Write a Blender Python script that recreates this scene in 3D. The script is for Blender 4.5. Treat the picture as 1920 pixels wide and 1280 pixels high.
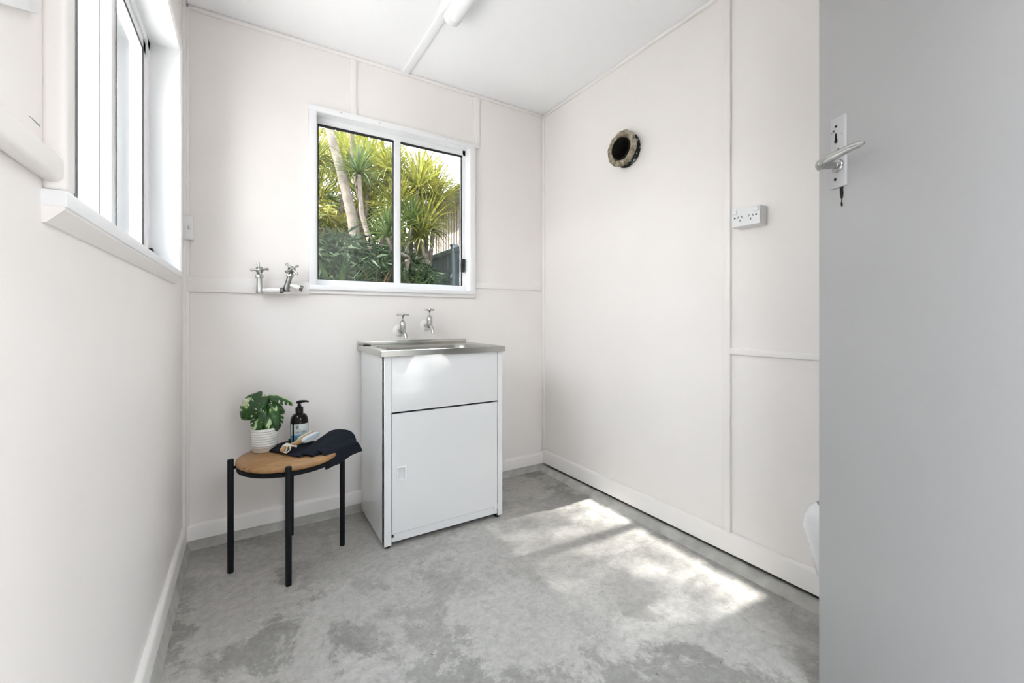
import bpy, bmesh, math, random
from mathutils import Vector, Matrix, noise
R = math.radians
rnd = random.Random(7)

# ------------------------------------------------------------------ camera, sky, sun, exposure
for o in list(bpy.data.objects):
    bpy.data.objects.remove(o)
S = bpy.context.scene
C = S.collection
CAM_Z = 1.045
cd = bpy.data.cameras.new('camera'); cam = bpy.data.objects.new('camera', cd); C.objects.link(cam)
cd.sensor_width = 36; cd.lens = 36 * 797 / 1920; cd.shift_y = -43.4 / 1920
cd.clip_start = 0.01
cam.location = (0, 0, CAM_Z); cam.rotation_euler = (R(90), 0, R(-31.94))
S.camera = cam

W = bpy.data.worlds.new('sky'); S.world = W; W.use_nodes = True
nt = W.node_tree; nt.nodes.clear()
out = nt.nodes.new('ShaderNodeOutputWorld'); bg = nt.nodes.new('ShaderNodeBackground')
tc = nt.nodes.new('ShaderNodeTexCoord'); sp = nt.nodes.new('ShaderNodeSeparateXYZ'); rp = nt.nodes.new('ShaderNodeValToRGB')
rp.color_ramp.elements[0].position = 0.0; rp.color_ramp.elements[0].color = (1.0, 0.99, 0.97, 1)
rp.color_ramp.elements[1].position = 0.9; rp.color_ramp.elements[1].color = (0.78, 0.90, 1.0, 1)
nt.links.new(tc.outputs['Generated'], sp.inputs[0]); nt.links.new(sp.outputs['Z'], rp.inputs[0])
nt.links.new(rp.outputs[0], bg.inputs[0]); bg.inputs[1].default_value = 3.4
nt.links.new(bg.outputs[0], out.inputs[0])

sd = bpy.data.lights.new('sun_offscreen', 'SUN'); sun = bpy.data.objects.new('sun_offscreen', sd); C.objects.link(sun)
sd.energy = 9.5; sd.angle = R(0.9); sd.color = (1.0, 0.97, 0.92)
sun.rotation_euler = Vector((1.0, -0.07, -1.0)).to_track_quat('-Z', 'Y').to_euler()
sun.location = (-6, 1.5, 8)

S.view_settings.view_transform = 'Standard'; S.view_settings.look = 'None'
S.view_settings.gamma = 1.0; S.view_settings.use_curve_mapping = False
S.view_settings.exposure = 1.62

# ------------------------------------------------------------------ materials
def nodes(name):
    m = bpy.data.materials.new(name); m.use_nodes = True
    return m, m.node_tree, m.node_tree.nodes['Principled BSDF']
def mat(name, col, rough=0.5, metal=0.0, spec=0.5, bump=0.0, bscale=60.0, var=0.0, vscale=8.0, coat=0.0):
    m, t, b = nodes(name)
    b.inputs['Base Color'].default_value = (*col, 1); b.inputs['Roughness'].default_value = rough
    b.inputs['Metallic'].default_value = metal; b.inputs['Specular IOR Level'].default_value = spec
    if coat: b.inputs['Coat Weight'].default_value = coat; b.inputs['Coat Roughness'].default_value = 0.08
    if bump or var:
        c = t.nodes.new('ShaderNodeTexCoord')
    if bump:
        n = t.nodes.new('ShaderNodeTexNoise'); n.inputs['Scale'].default_value = bscale; n.inputs['Detail'].default_value = 4
        t.links.new(c.outputs['Object'], n.inputs['Vector'])
        bp = t.nodes.new('ShaderNodeBump'); bp.inputs['Strength'].default_value = bump; bp.inputs['Distance'].default_value = 0.004
        t.links.new(n.outputs['Fac'], bp.inputs['Height']); t.links.new(bp.outputs[0], b.inputs['Normal'])
    if var:
        n2 = t.nodes.new('ShaderNodeTexNoise'); n2.inputs['Scale'].default_value = vscale; n2.inputs['Detail'].default_value = 5
        t.links.new(c.outputs['Object'], n2.inputs['Vector'])
        r = t.nodes.new('ShaderNodeValToRGB')
        r.color_ramp.elements[0].position = 0.3; r.color_ramp.elements[1].position = 0.7
        r.color_ramp.elements[0].color = (*[max(0, x * (1 - var)) for x in col], 1)
        r.color_ramp.elements[1].color = (*[min(1, x * (1 + var)) for x in col], 1)
        t.links.new(n2.outputs['Fac'], r.inputs[0]); t.links.new(r.outputs[0], b.inputs['Base Color'])
    return m
def patchy(name, a, b_, scale, lo, hi, rough=0.6, metal_b=0.0, bump=0.3):
    m, t, b = nodes(name)
    c = t.nodes.new('ShaderNodeTexCoord'); n = t.nodes.new('ShaderNodeTexNoise')
    n.inputs['Scale'].default_value = scale; n.inputs['Detail'].default_value = 6
    t.links.new(c.outputs['Object'], n.inputs['Vector'])
    r = t.nodes.new('ShaderNodeValToRGB'); e = r.color_ramp.elements
    e[0].position = lo; e[1].position = hi; e[0].color = (*a, 1); e[1].color = (*b_, 1)
    t.links.new(n.outputs['Fac'], r.inputs[0]); t.links.new(r.outputs[0], b.inputs['Base Color'])
    b.inputs['Roughness'].default_value = rough
    bp = t.nodes.new('ShaderNodeBump'); bp.inputs['Strength'].default_value = bump; bp.inputs['Distance'].default_value = 0.003
    t.links.new(n.outputs['Fac'], bp.inputs['Height']); t.links.new(bp.outputs[0], b.inputs['Normal'])
    return m

M = {}
M['wall'] = mat('painted_sheet', (0.892, 0.850, 0.826), 0.42, bump=0.06, bscale=25, var=0.012, vscale=3)
M['trim'] = mat('painted_trim', (0.898, 0.864, 0.842), 0.35)
M['ceiling'] = mat('ceiling_paint', (0.955, 0.948, 0.958), 0.6)
M['alu'] = mat('white_powder_coat', (0.88, 0.88, 0.89), 0.3)
M['alu_grey'] = mat('weathered_white_frame', (0.72, 0.72, 0.73), 0.4, var=0.1, vscale=30)
M['rubber'] = mat('black_rubber', (0.012, 0.012, 0.013), 0.5)
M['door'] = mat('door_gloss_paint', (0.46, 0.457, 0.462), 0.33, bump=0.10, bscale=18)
M['chrome'] = mat('worn_chrome', (0.50, 0.50, 0.49), 0.2, 1.0, var=0.15, vscale=25)
M['steel'] = mat('stainless_steel', (0.50, 0.50, 0.47), 0.24, 1.0)
M['cab'] = mat('cabinet_enamel', (0.83, 0.833, 0.84), 0.2, coat=0.5)
M['plastic'] = mat('white_plastic', (0.84, 0.84, 0.85), 0.3)
M['black'] = mat('black_hole', (0.006, 0.006, 0.006), 0.9)
M['blackmetal'] = mat('black_powder_coat', (0.005, 0.006, 0.008), 0.5, spec=0.2)
M['towel'] = mat('black_cotton', (0.017, 0.020, 0.027), 0.95, spec=0.1, bump=0.5, bscale=300)
M['pot'] = mat('glazed_ceramic', (0.78, 0.78, 0.74), 0.25, coat=0.3)
M['pot_raw'] = mat('raw_clay', (0.62, 0.55, 0.46), 0.8, bump=0.2, bscale=200)
M['soil'] = mat('soil', (0.03, 0.022, 0.015), 0.95, bump=0.8, bscale=150)
M['bottle'] = mat('amber_glass', (0.006, 0.0025, 0.002), 0.08, spec=0.3)
M['pump'] = mat('pump_black', (0.005, 0.005, 0.005), 0.3, spec=0.3)
M['stem'] = mat('leaf_stalk', (0.035, 0.06, 0.02), 0.5)
M['rope'] = mat('cotton_cord', (0.72, 0.69, 0.62), 0.9)
M['pumice'] = mat('pale_blue_pumice', (0.62, 0.69, 0.74), 0.85, bump=0.5, bscale=250)
M['bristle'] = mat('pale_bristle', (0.72, 0.71, 0.64), 0.9, bump=0.7, bscale=300)
M['lamp'] = mat('opal_diffuser', (0.93, 0.93, 0.93), 0.35)
M['flange'] = patchy('old_mortar', (0.09, 0.065, 0.04), (0.52, 0.45, 0.34), 45, 0.3, 0.72, 0.85, bump=0.9)
M['collar'] = patchy('flaking_black', (0.008, 0.009, 0.008), (0.62, 0.64, 0.58), 55, 0.55, 0.6, 0.7, bump=0.6)
M['soot'] = mat('soot', (0.012, 0.009, 0.007), 0.95)
M['flake'] = patchy('flaking_white_paint', (0.25, 0.25, 0.24), (0.80, 0.79, 0.76), 45, 0.36, 0.42, 0.5)
M['plate'] = patchy('chipped_plate_paint', (0.05, 0.05, 0.05), (0.49, 0.488, 0.494), 60, 0.28, 0.31, 0.4, bump=0.25)
M['dark_metal'] = mat('dull_grey_metal', (0.2, 0.2, 0.19), 0.35, 1.0, var=0.4, vscale=80)
M['nib'] = mat('concrete_edge', (0.47, 0.46, 0.43), 0.75, bump=0.5, bscale=50, var=0.2, vscale=14)
M['bin'] = mat('white_bin_plastic', (0.80, 0.80, 0.81), 0.25)
M['bag'] = mat('white_bag_film', (0.80, 0.80, 0.81), 0.22, bump=0.4, bscale=25)
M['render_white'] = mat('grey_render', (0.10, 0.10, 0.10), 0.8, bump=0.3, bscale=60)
M['house'] = mat('brown_cladding', (0.14, 0.115, 0.10), 0.8)
M['fascia'] = mat('pale_gutter', (0.22, 0.22, 0.22), 0.5)
M['roof'] = mat('grey_roof_sheet', (0.10, 0.11, 0.13), 0.6)
M['fence'] = mat('grey_blue_fence_metal', (0.13, 0.165, 0.18), 0.5)
M['soilground'] = mat('garden_ground', (0.06, 0.065, 0.035), 0.95, bump=0.5, bscale=20, var=0.3, vscale=3)
M['path'] = mat('pale_bounce_slab', (0.71, 0.675, 0.65), 0.85, bump=0.3, bscale=30, var=0.08, vscale=4)  # for slabs added out of view to bounce daylight into the room
M['yard'] = mat('added_wall_render', (0.30, 0.29, 0.28), 0.8)
M['bark'] = mat('pale_grey_bark', (0.13, 0.11, 0.092), 0.9, spec=0.2, bump=0.8, bscale=40, var=0.35, vscale=15)
M['bark2'] = mat('brown_bark', (0.08, 0.06, 0.042), 0.9, spec=0.2, bump=0.8, bscale=50, var=0.4, vscale=15)

def leafmat(name, a, b_, trans=0.35, rough=0.45, scale=6, spec=0.4):
    m = bpy.data.materials.new(name); m.use_nodes = True; t = m.node_tree
    b = t.nodes['Principled BSDF']; o = t.nodes['Material Output']
    c = t.nodes.new('ShaderNodeTexCoord'); n = t.nodes.new('ShaderNodeTexNoise'); n.inputs['Scale'].default_value = scale
    n.inputs['Detail'].default_value = 3
    t.links.new(c.outputs['Object'], n.inputs['Vector'])
    r = t.nodes.new('ShaderNodeValToRGB'); e = r.color_ramp.elements
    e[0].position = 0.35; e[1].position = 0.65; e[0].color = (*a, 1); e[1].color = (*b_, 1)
    t.links.new(n.outputs['Fac'], r.inputs[0])
    b.inputs['Roughness'].default_value = rough; b.inputs['Specular IOR Level'].default_value = spec
    t.links.new(r.outputs[0], b.inputs['Base Color'])
    tr = t.nodes.new('ShaderNodeBsdfTranslucent'); mx = t.nodes.new('ShaderNodeMixShader'); mx.inputs[0].default_value = trans
    t.links.new(r.outputs[0], tr.inputs[0])
    t.links.new(b.outputs[0], mx.inputs[1]); t.links.new(tr.outputs[0], mx.inputs[2]); t.links.new(mx.outputs[0], o.inputs[0])
    return m
M['spike'] = leafmat('spiky_leaf', (0.075, 0.09, 0.014), (0.22, 0.205, 0.036), 0.4)
M['spike_dark'] = leafmat('deep_green_spiky_leaf', (0.035, 0.06, 0.018), (0.10, 0.13, 0.035), 0.35)
M['shrub_yellow'] = leafmat('yellow_green_leaf', (0.06, 0.075, 0.012), (0.22, 0.20, 0.04), 0.45)
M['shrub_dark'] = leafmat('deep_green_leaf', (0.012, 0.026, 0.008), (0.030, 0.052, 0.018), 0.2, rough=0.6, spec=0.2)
M['frond_dry'] = leafmat('dry_frond', (0.05, 0.03, 0.015), (0.12, 0.075, 0.035), 0.2, rough=0.8, spec=0.2)
M['canopy'] = leafmat('canopy_leaf', (0.03, 0.06, 0.015), (0.06, 0.10, 0.03), 0.3)

# variegated house plant leaf
def monstera_mat():
    m, t, b = nodes('variegated_leaf')
    c = t.nodes.new('ShaderNodeTexCoord'); n = t.nodes.new('ShaderNodeTexNoise'); n.inputs['Scale'].default_value = 26
    n.inputs['Detail'].default_value = 2
    mp = t.nodes.new('ShaderNodeMapping'); mp.inputs['Scale'].default_value = (1, 0.45, 1)
    t.links.new(c.outputs['Object'], mp.inputs[0]); t.links.new(mp.outputs[0], n.inputs['Vector'])
    r = t.nodes.new('ShaderNodeValToRGB'); r.color_ramp.interpolation = 'LINEAR'; e = r.color_ramp.elements
    e[0].position = 0.0; e[0].color = (0.006, 0.022, 0.005, 1)
    e[1].position = 0.5; e[1].color = (0.014, 0.066, 0.008, 1)
    for p, col in ((0.555, (0.045, 0.17, 0.012, 1)), (0.575, (0.45, 0.55, 0.30, 1)), (0.8, (0.60, 0.66, 0.46, 1))):
        k = r.color_ramp.elements.new(p); k.color = col
    t.links.new(n.outputs['Fac'], r.inputs[0]); t.links.new(r.outputs[0], b.inputs['Base Color'])
    b.inputs['Roughness'].default_value = 0.35
    return m
M['monstera'] = monstera_mat()

def wood(name, a, b_, scale=9, axis=(1, 9, 1), rough=0.45):
    m, t, b = nodes(name)
    c = t.nodes.new('ShaderNodeTexCoord'); mp = t.nodes.new('ShaderNodeMapping'); mp.inputs['Scale'].default_value = axis
    mp.inputs['Rotation'].default_value = (0, 0, R(20))
    n = t.nodes.new('ShaderNodeTexNoise'); n.inputs['Scale'].default_value = scale; n.inputs['Detail'].default_value = 6; n.inputs['Distortion'].default_value = 0.6
    t.links.new(c.outputs['Object'], mp.inputs[0]); t.links.new(mp.outputs[0], n.inputs['Vector'])
    r = t.nodes.new('ShaderNodeValToRGB'); e = r.color_ramp.elements
    e[0].position = 0.32; e[1].position = 0.68; e[0].color = (*a, 1); e[1].color = (*b_, 1)
    t.links.new(n.outputs['Fac'], r.inputs[0]); t.links.new(r.outputs[0], b.inputs['Base Color'])
    b.inputs['Roughness'].default_value = rough
    return m
M['oak'] = wood('oak_veneer', (0.27, 0.135, 0.05), (0.47, 0.27, 0.115))
M['beech'] = wood('beech', (0.40, 0.23, 0.10), (0.55, 0.36, 0.18), 20)

def glassmat():
    m = bpy.data.materials.new('window_glass'); m.use_nodes = True; t = m.node_tree; t.nodes.clear()
    o = t.nodes.new('ShaderNodeOutputMaterial'); mx = t.nodes.new('ShaderNodeMixShader'); fr = t.nodes.new('ShaderNodeFresnel')
    tr = t.nodes.new('ShaderNodeBsdfTransparent'); gl = t.nodes.new('ShaderNodeBsdfGlossy')
    ge = t.nodes.new('ShaderNodeNewGeometry'); mi = t.nodes.new('ShaderNodeMapRange')   # same reflectance entering and leaving the pane
    mi.inputs['To Min'].default_value = 1.45; mi.inputs['To Max'].default_value = 1 / 1.45
    t.links.new(ge.outputs['Backfacing'], mi.inputs['Value']); t.links.new(mi.outputs[0], fr.inputs[0])
    gl.inputs['Roughness'].default_value = 0.0
    tr.inputs[0].default_value = (0.97, 0.98, 0.98, 1)
    t.links.new(fr.outputs[0], mx.inputs[0]); t.links.new(tr.outputs[0], mx.inputs[1]); t.links.new(gl.outputs[0], mx.inputs[2])
    t.links.new(mx.outputs[0], o.inputs[0])
    return m
M['glass'] = glassmat()

def floormat():
    m, t, b = nodes('worn_concrete')
    c = t.nodes.new('ShaderNodeTexCoord')
    def nz(scale, det=6, dist=0.0, rough=0.6):
        n = t.nodes.new('ShaderNodeTexNoise'); n.inputs['Scale'].default_value = scale; n.inputs['Detail'].default_value = det
        n.inputs['Distortion'].default_value = dist; n.inputs['Roughness'].default_value = rough
        t.links.new(c.outputs['Object'], n.inputs['Vector']); return n
    def ramp(n, lo, hi, a, b2):
        r = t.nodes.new('ShaderNodeValToRGB'); e = r.color_ramp.elements
        e[0].position = lo; e[1].position = hi; e[0].color = (*a, 1); e[1].color = (*b2, 1)
        t.links.new(n.outputs['Fac'], r.inputs[0]); return r
    def mix(f, a, b2, typ='MULTIPLY'):
        x = t.nodes.new('ShaderNodeMix'); x.data_type = 'RGBA'; x.blend_type = typ
        if isinstance(f, float): x.inputs[0].default_value = f
        else: t.links.new(f, x.inputs[0])
        t.links.new(a, x.inputs[6]); t.links.new(b2, x.inputs[7]); return x.outputs[2]
    base = ramp(nz(1.6, 4), 0.3, 0.7, (0.425, 0.408, 0.385), (0.545, 0.527, 0.505))
    w = (1, 1, 1)
    worn = ramp(nz(3.0, 14, 0.35, 0.74), 0.485, 0.525, w, (0.64, 0.64, 0.63))   # worn patches with ragged edges
    gate = ramp(nz(1.0, 2), 0.36, 0.55, (0, 0, 0), w)
    veins = ramp(nz(7.5, 12, 1.2, 0.8), 0.36, 0.46, (0.72, 0.72, 0.71), w)
    fine = ramp(nz(34, 9, 0.3, 0.8), 0.36, 0.62, (0.76, 0.76, 0.75), (1.08, 1.08, 1.08))
    spots = ramp(nz(60, 3, 0.8), 0.27, 0.31, (0.30, 0.29, 0.27), w)
    k = mix(gate.outputs[0], base.outputs[0], worn.outputs[0])
    k = mix(0.6, k, veins.outputs[0]); k = mix(1.0, k, fine.outputs[0]); k = mix(0.8, k, spots.outputs[0])
    t.links.new(k, b.inputs['Base Color'])
    b.inputs['Roughness'].default_value = 0.42
    bp = t.nodes.new('ShaderNodeBump'); bp.inputs['Strength'].default_value = 0.25; bp.inputs['Distance'].default_value = 0.003
    t.links.new(nz(30, 8).outputs['Fac'], bp.inputs['Height']); t.links.new(bp.outputs[0], b.inputs['Normal'])
    return m
M['floor'] = floormat()

def labelmat():
    m, t, b = nodes('printed_label')
    c = t.nodes.new('ShaderNodeTexCoord'); s = t.nodes.new('ShaderNodeSeparateXYZ'); n = t.nodes.new('ShaderNodeTexNoise')
    n.inputs['Scale'].default_value = 40
    t.links.new(c.outputs['Object'], s.inputs[0]); t.links.new(c.outputs['Object'], n.inputs['Vector'])
    a = t.nodes.new('ShaderNodeMath'); a.operation = 'MULTIPLY_ADD'; a.inputs[1].default_value = 0.012
    t.links.new(n.outputs['Fac'], a.inputs[0]); t.links.new(s.outputs['Z'], a.inputs[2])
    mr = t.nodes.new('ShaderNodeMapRange'); mr.inputs['From Min'].default_value = 0.015; mr.inputs['From Max'].default_value = 0.115
    t.links.new(a.outputs[0], mr.inputs['Value'])
    r = t.nodes.new('ShaderNodeValToRGB'); e = r.color_ramp.elements
    e[0].position = 0.0; e[0].color = (0.05, 0.17, 0.27, 1); e[1].position = 1.0; e[1].color = (0.62, 0.72, 0.70, 1)
    for p, col in ((0.42, (0.10, 0.27, 0.40, 1)), (0.47, (0.55, 0.68, 0.72, 1)), (0.7, (0.70, 0.73, 0.71, 1))):
        k = e.new(p); k.color = col
    t.links.new(mr.outputs[0], r.inputs[0]); t.links.new(r.outputs[0], b.inputs['Base Color'])
    b.inputs['Roughness'].default_value = 0.5
    return m
M['label'] = labelmat()
M['ink'] = mat('label_ink', (0.02, 0.025, 0.03), 0.6)
M['ink_grey'] = mat('label_grey_ink', (0.25, 0.30, 0.32), 0.6)

# ------------------------------------------------------------------ mesh helpers
def bm_new(): return bmesh.new()
def box(bm, x0, x1, y0, y1, z0, z1, bev=0.0, seg=2):
    r = bmesh.ops.create_cube(bm, size=1.0); vs = r['verts']
    for v in vs:
        v.co = Vector(((x0 + x1) / 2 + v.co.x * (x1 - x0), (y0 + y1) / 2 + v.co.y * (y1 - y0), (z0 + z1) / 2 + v.co.z * (z1 - z0)))
    if bev:
        es = list({e for v in vs for e in v.link_edges})
        bmesh.ops.bevel(bm, geom=es, offset=bev, segments=seg, affect='EDGES', profile=0.5)
    return bm
def ring_pts(c, ax, up, r, n, ph=0.0):
    sd_ = ax.cross(up).normalized(); u2 = sd_.cross(ax).normalized()
    return [c + (sd_ * math.cos(ph + 2 * math.pi * i / n) + u2 * math.sin(ph + 2 * math.pi * i / n)) * r for i in range(n)]
def tube(bm, pts, rad, n=12, cap=True, ph=0.0):
    pts = [Vector(p) for p in pts]
    if not hasattr(rad, '__len__'): rad = [rad] * len(pts)
    rings = []; up = None
    for i, p in enumerate(pts):
        a = (pts[min(i + 1, len(pts) - 1)] - pts[max(i - 1, 0)]).normalized()
        if up is None:
            up = Vector((0, 0, 1)) if abs(a.z) < 0.9 else Vector((1, 0, 0))
        up = (up - a * up.dot(a)).normalized()
        rings.append([bm.verts.new(q) for q in ring_pts(p, a, up, rad[i], n, ph)])
    for A, B in zip(rings, rings[1:]):
        for i in range(n):
            bm.faces.new((A[i], A[(i + 1) % n], B[(i + 1) % n], B[i]))
    if cap:
        bm.faces.new(rings[0][::-1]); bm.faces.new(rings[-1])
    return bm
def lathe(bm, prof, n=32, mtx=None, jit=0.0, close=False):
    mtx = mtx or Matrix()
    rings = []
    for k, (r, z) in enumerate(prof):
        ring = []
        for i in range(n):
            a = 2 * math.pi * i / n
            rr = max(r, 1e-5)
            if jit: rr *= 1 + jit * (noise.noise(Vector((math.cos(a) * 3, math.sin(a) * 3, k * 2.3))) )
            ring.append(bm.verts.new(mtx @ Vector((rr * math.cos(a), rr * math.sin(a), z))))
        rings.append(ring)
    seq = list(zip(rings, rings[1:]))
    if close: seq.append((rings[-1], rings[0]))
    for A, B in seq:
        for i in range(n):
            bm.faces.new((A[i], A[(i + 1) % n], B[(i + 1) % n], B[i]))
    if not close:
        if prof[0][0] > 1e-4: bm.faces.new(rings[0][::-1])
        if prof[-1][0] > 1e-4: bm.faces.new(rings[-1])
    return bm
def prism(bm, poly, mtx, depth):
    A = [bm.verts.new(mtx @ Vector((x, y, 0))) for x, y in poly]; B = [bm.verts.new(mtx @ Vector((x, y, depth))) for x, y in poly]
    n = len(poly)
    bm.faces.new(A[::-1]); bm.faces.new(B)
    for i in range(n): bm.faces.new((A[i], A[(i + 1) % n], B[(i + 1) % n], B[i]))
    return bm
def obj(name, bm, material, parent=None, smooth=None, loc=None):
    me = bpy.data.meshes.new(name)
    bmesh.ops.recalc_face_normals(bm, faces=bm.faces)
    if smooth is not None:
        for f in bm.faces: f.smooth = True
        for e in bm.edges:
            if len(e.link_faces) == 2 and e.calc_face_angle(0) > R(smooth): e.smooth = False
    bm.to_mesh(me); bm.free()
    me.materials.append(M[material] if isinstance(material, str) else material)
    o = bpy.data.objects.new(name, me); C.objects.link(o)
    if loc: o.location = loc
    if parent: o.parent = parent
    return o
def tag(o, label=None, cat=None, group=None, kind=None):
    if label: o['label'] = label
    if cat: o['category'] = cat
    if group: o['group'] = group
    if kind: o['kind'] = kind
    return o
def thing(name, label, cat, loc=(0, 0, 0), rz=0.0, group=None):
    o = bpy.data.objects.new(name, None); C.objects.link(o); o.location = loc; o.rotation_euler = (0, 0, rz)
    o.empty_display_size = 0.05
    return tag(o, label, cat, group)
def struct(name, bm, material, label=None):
    o = obj(name, bm, material, smooth=35); o['kind'] = 'structure'
    if label: o['label'] = label
    return o
def strut(name, label):
    o = bpy.data.objects.new(name, None); C.objects.link(o); o['kind'] = 'structure'; o['label'] = label
    return o

# ------------------------------------------------------------------ room shell
XL, XR, YB, YF, ZC = -0.244, 1.754, 2.40, -0.18, 2.456
T = 0.12
struct('floor', box(bm_new(), XL - T, XR + T, YF - T, YB + T, -0.12, 0), 'floor', 'pale grey worn concrete floor')
struct('ceiling', box(bm_new(), XL - T, XR + T, YF - T, YB + T, ZC, ZC + 0.1), 'ceiling', 'flat white painted ceiling')
# back wall with window hole
bx0, bx1, bz0, bz1 = 0.300, 1.178, 1.212, 2.108
b = bm_new(); y0, y1 = YB, YB + T
box(b, XL - T, bx0, y0, y1, 0, ZC); box(b, bx1, XR + T, y0, y1, 0, ZC)
box(b, bx0, bx1, y0, y1, 0, bz0); box(b, bx0, bx1, y0, y1, bz1, ZC)
wall_back = struct('wall_back', b, 'wall', 'cream painted sheet wall behind the laundry tub')
# left wall with window hole
ly0, ly1, lz0, lz1 = 0.893, 2.115, 1.225, 2.100
b = bm_new(); x0, x1 = XL - T, XL
box(b, x0, x1, YF - T, ly0, 0, ZC); box(b, x0, x1, ly1, YB + T, 0, ZC)
box(b, x0, x1, ly0, ly1, 0, lz0); box(b, x0, x1, ly0, ly1, lz1, ZC)
wall_left = struct('wall_left', b, 'wall', 'cream painted wall with the tall sliding window')
# right wall with round vent hole
VY, VZ, VR = 1.625, 1.953, 0.066
b = bm_new(); h = 0.1
zg = 0.056      # the sheeting stops short of the slab: a real open gap under the skirting
box(b, XR + .07, XR + T, YF - T, YB + T, 0, zg)
box(b, XR, XR + T, YF - T, VY - h, zg, ZC); box(b, XR, XR + T, VY + h, YB + T, zg, ZC)
box(b, XR, XR + T, VY - h, VY + h, zg, VZ - h); box(b, XR, XR + T, VY - h, VY + h, VZ + h, ZC)
n = 48
for xx in (XR, XR + T):
    I = []; O = []
    for i in range(n):
        a = 2 * math.pi * i / n; c_, s_ = math.cos(a), math.sin(a); k = h / max(abs(c_), abs(s_))
        I.append(b.verts.new((xx, VY + VR * c_, VZ + VR * s_))); O.append(b.verts.new((xx, VY + k * c_, VZ + k * s_)))
    for i in range(n):
        b.faces.new((I[i], I[(i + 1) % n], O[(i + 1) % n], O[i]))
wall_right = struct('wall_right', b, 'wall', 'cream painted sheet wall with the old flue hole')
# front wall behind the camera with the doorway
DX0, DX1, DH = 0.285, 1.075, 2.06
b = bm_new()
box(b, XL - T, DX0, YF - T, YF, 0, ZC); box(b, DX1, XR + T, YF - T, YF, 0, ZC); box(b, DX0, DX1, YF - T, YF, DH, ZC)
wall_front = struct('wall_front', b, 'wall', 'cream painted wall with the doorway')

def strip(parent, x0, x1, y0, y1, z0, z1, bev=0.004):
    return obj('cover_strip', box(bm_new(), x0, x1, y0, y1, z0, z1, bev, 2), 'trim', parent, 40)
st = 0.010
# cover strips on the back wall
strip(wall_back, 0.467, 0.502, YB - st, YB + .002, 2.128, ZC)
strip(wall_back, 1.213, 1.250, YB - st, YB + .002, 2.115, ZC)
strip(wall_back, 1.213, XR, YB - st, YB + .002, 1.235, 1.272)
strip(wall_back, XL, 0.268, YB - 0.016, YB + .002, 1.165, 1.233, 0.003)
strip(wall_back, XL, XL + 0.024, YB - 0.014, YB + .002, 0.1, ZC, 0.005)
strip(wall_back, XL, XR, YB - 0.014, YB + .002, ZC - 0.02, ZC, 0.005)
strip(wall_left, XL - .002, XL + 0.014, YB - 0.03, YB, 0.1, ZC, 0.005)
# left wall rail and bead
b = bm_new(); box(b, XL - .002, XL + 0.022, YF, 0.868, 1.238, 1.276, 0.009, 4)
obj('cover_strip', b, 'trim', wall_left, 40)
strip(wall_left, XL - .002, XL + 0.014, YF, YB, ZC - 0.02, ZC, 0.005)
# right wall strips
strip(wall_right, XR - 0.012, XR + .002, 1.043, 1.073, 0.128, ZC, 0.004)
strip(wall_right, XR - 0.012, XR + .002, YF, 1.045, 0.892, 0.920, 0.004)
strip(wall_right, XR - 0.014, XR + .002, YB - 0.022, YB, 0.1, ZC, 0.005)
strip(wall_right, XR - 0.014, XR + .002, YF, YB, ZC - 0.02, ZC, 0.005)
# ceiling cover strip
b = bm_new(); box(b, 0.752, 0.792, YF, YB, ZC - 0.009, ZC + .002, 0.003, 2)
obj('cover_strip', b, 'ceiling', bpy.data.objects['ceiling'], 40)

# skirting boards with a rounded top
def skirt(name, p0, p1, nrm, z0, z1, th, label):
    p0, p1, nrm = Vector(p0), Vector(p1), Vector(nrm)
    prof = [(0, z0), (th, z0), (th, z1 - 0.014)] + [(th - 0.012 * (1 - math.cos(a)), z1 - 0.014 + 0.014 * math.sin(a)) for a in (R(30), R(60), R(90))] + [(0, z1)]
    b = bm_new(); A = [b.verts.new(p0 + nrm * d + Vector((0, 0, z))) for d, z in prof]; B = [b.verts.new(p1 + nrm * d + Vector((0, 0, z))) for d, z in prof]
    n = len(prof)
    for i in range(n): b.faces.new((A[i], A[(i + 1) % n], B[(i + 1) % n], B[i]))
    b.faces.new(A); b.faces.new(B[::-1])
    o = obj(name, b, 'trim', smooth=40); o['kind'] = 'structure'; o['label'] = label
skirt('baseboard_back', (XL, YB, 0), (XR, YB, 0), (0, -1, 0), 0.045, 0.117, 0.016, 'cream skirting board along the back wall')
skirt('baseboard_left', (XL, YF, 0), (XL, YB, 0), (1, 0, 0), 0.045, 0.120, 0.016, 'cream skirting board below the tall window')
skirt('baseboard_right', (XR, YF, 0), (XR, YB, 0), (-1, 0, 0), 0.048, 0.135, 0.016, 'cream skirting board below the flue hole')
# concrete nib under the skirtings
def nib(name, p0, p1, nrm, w, hgt, seed, label):
    p0, p1, nrm = Vector(p0), Vector(p1), Vector(nrm); b = bm_new(); N = 60; rows = []
    for i in range(N + 1):
        p = p0.lerp(p1, i / N); j = noise.noise(Vector((i * 0.35, seed, 0))); j2 = noise.noise(Vector((i * 0.9, seed + 5, 0)))
        rows.append([b.verts.new(p + nrm * d + Vector((0, 0, z))) for d, z in ((0, -0.01), (0, hgt * (1 + 0.04 * j2)), (w * 0.45, hgt * (0.97 + 0.06 * j)), (w * (1 + .15 * j), 0.004 + 0.003 * j2), (w * (1.1 + .2 * j2), -0.01))])
    for A, B in zip(rows, rows[1:]):
        for i in range(4): b.faces.new((A[i], A[i + 1], B[i + 1], B[i]))
    b.faces.new(rows[0]); b.faces.new(rows[-1][::-1])
    o = obj(name, b, 'nib', smooth=50); o['kind'] = 'structure'; o['label'] = label
nib('trim_1', (XL, YB, 0), (XR, YB, 0), (0, -1, 0), 0.018, 0.046, 1.0, 'concrete edge below the back skirting')
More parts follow.
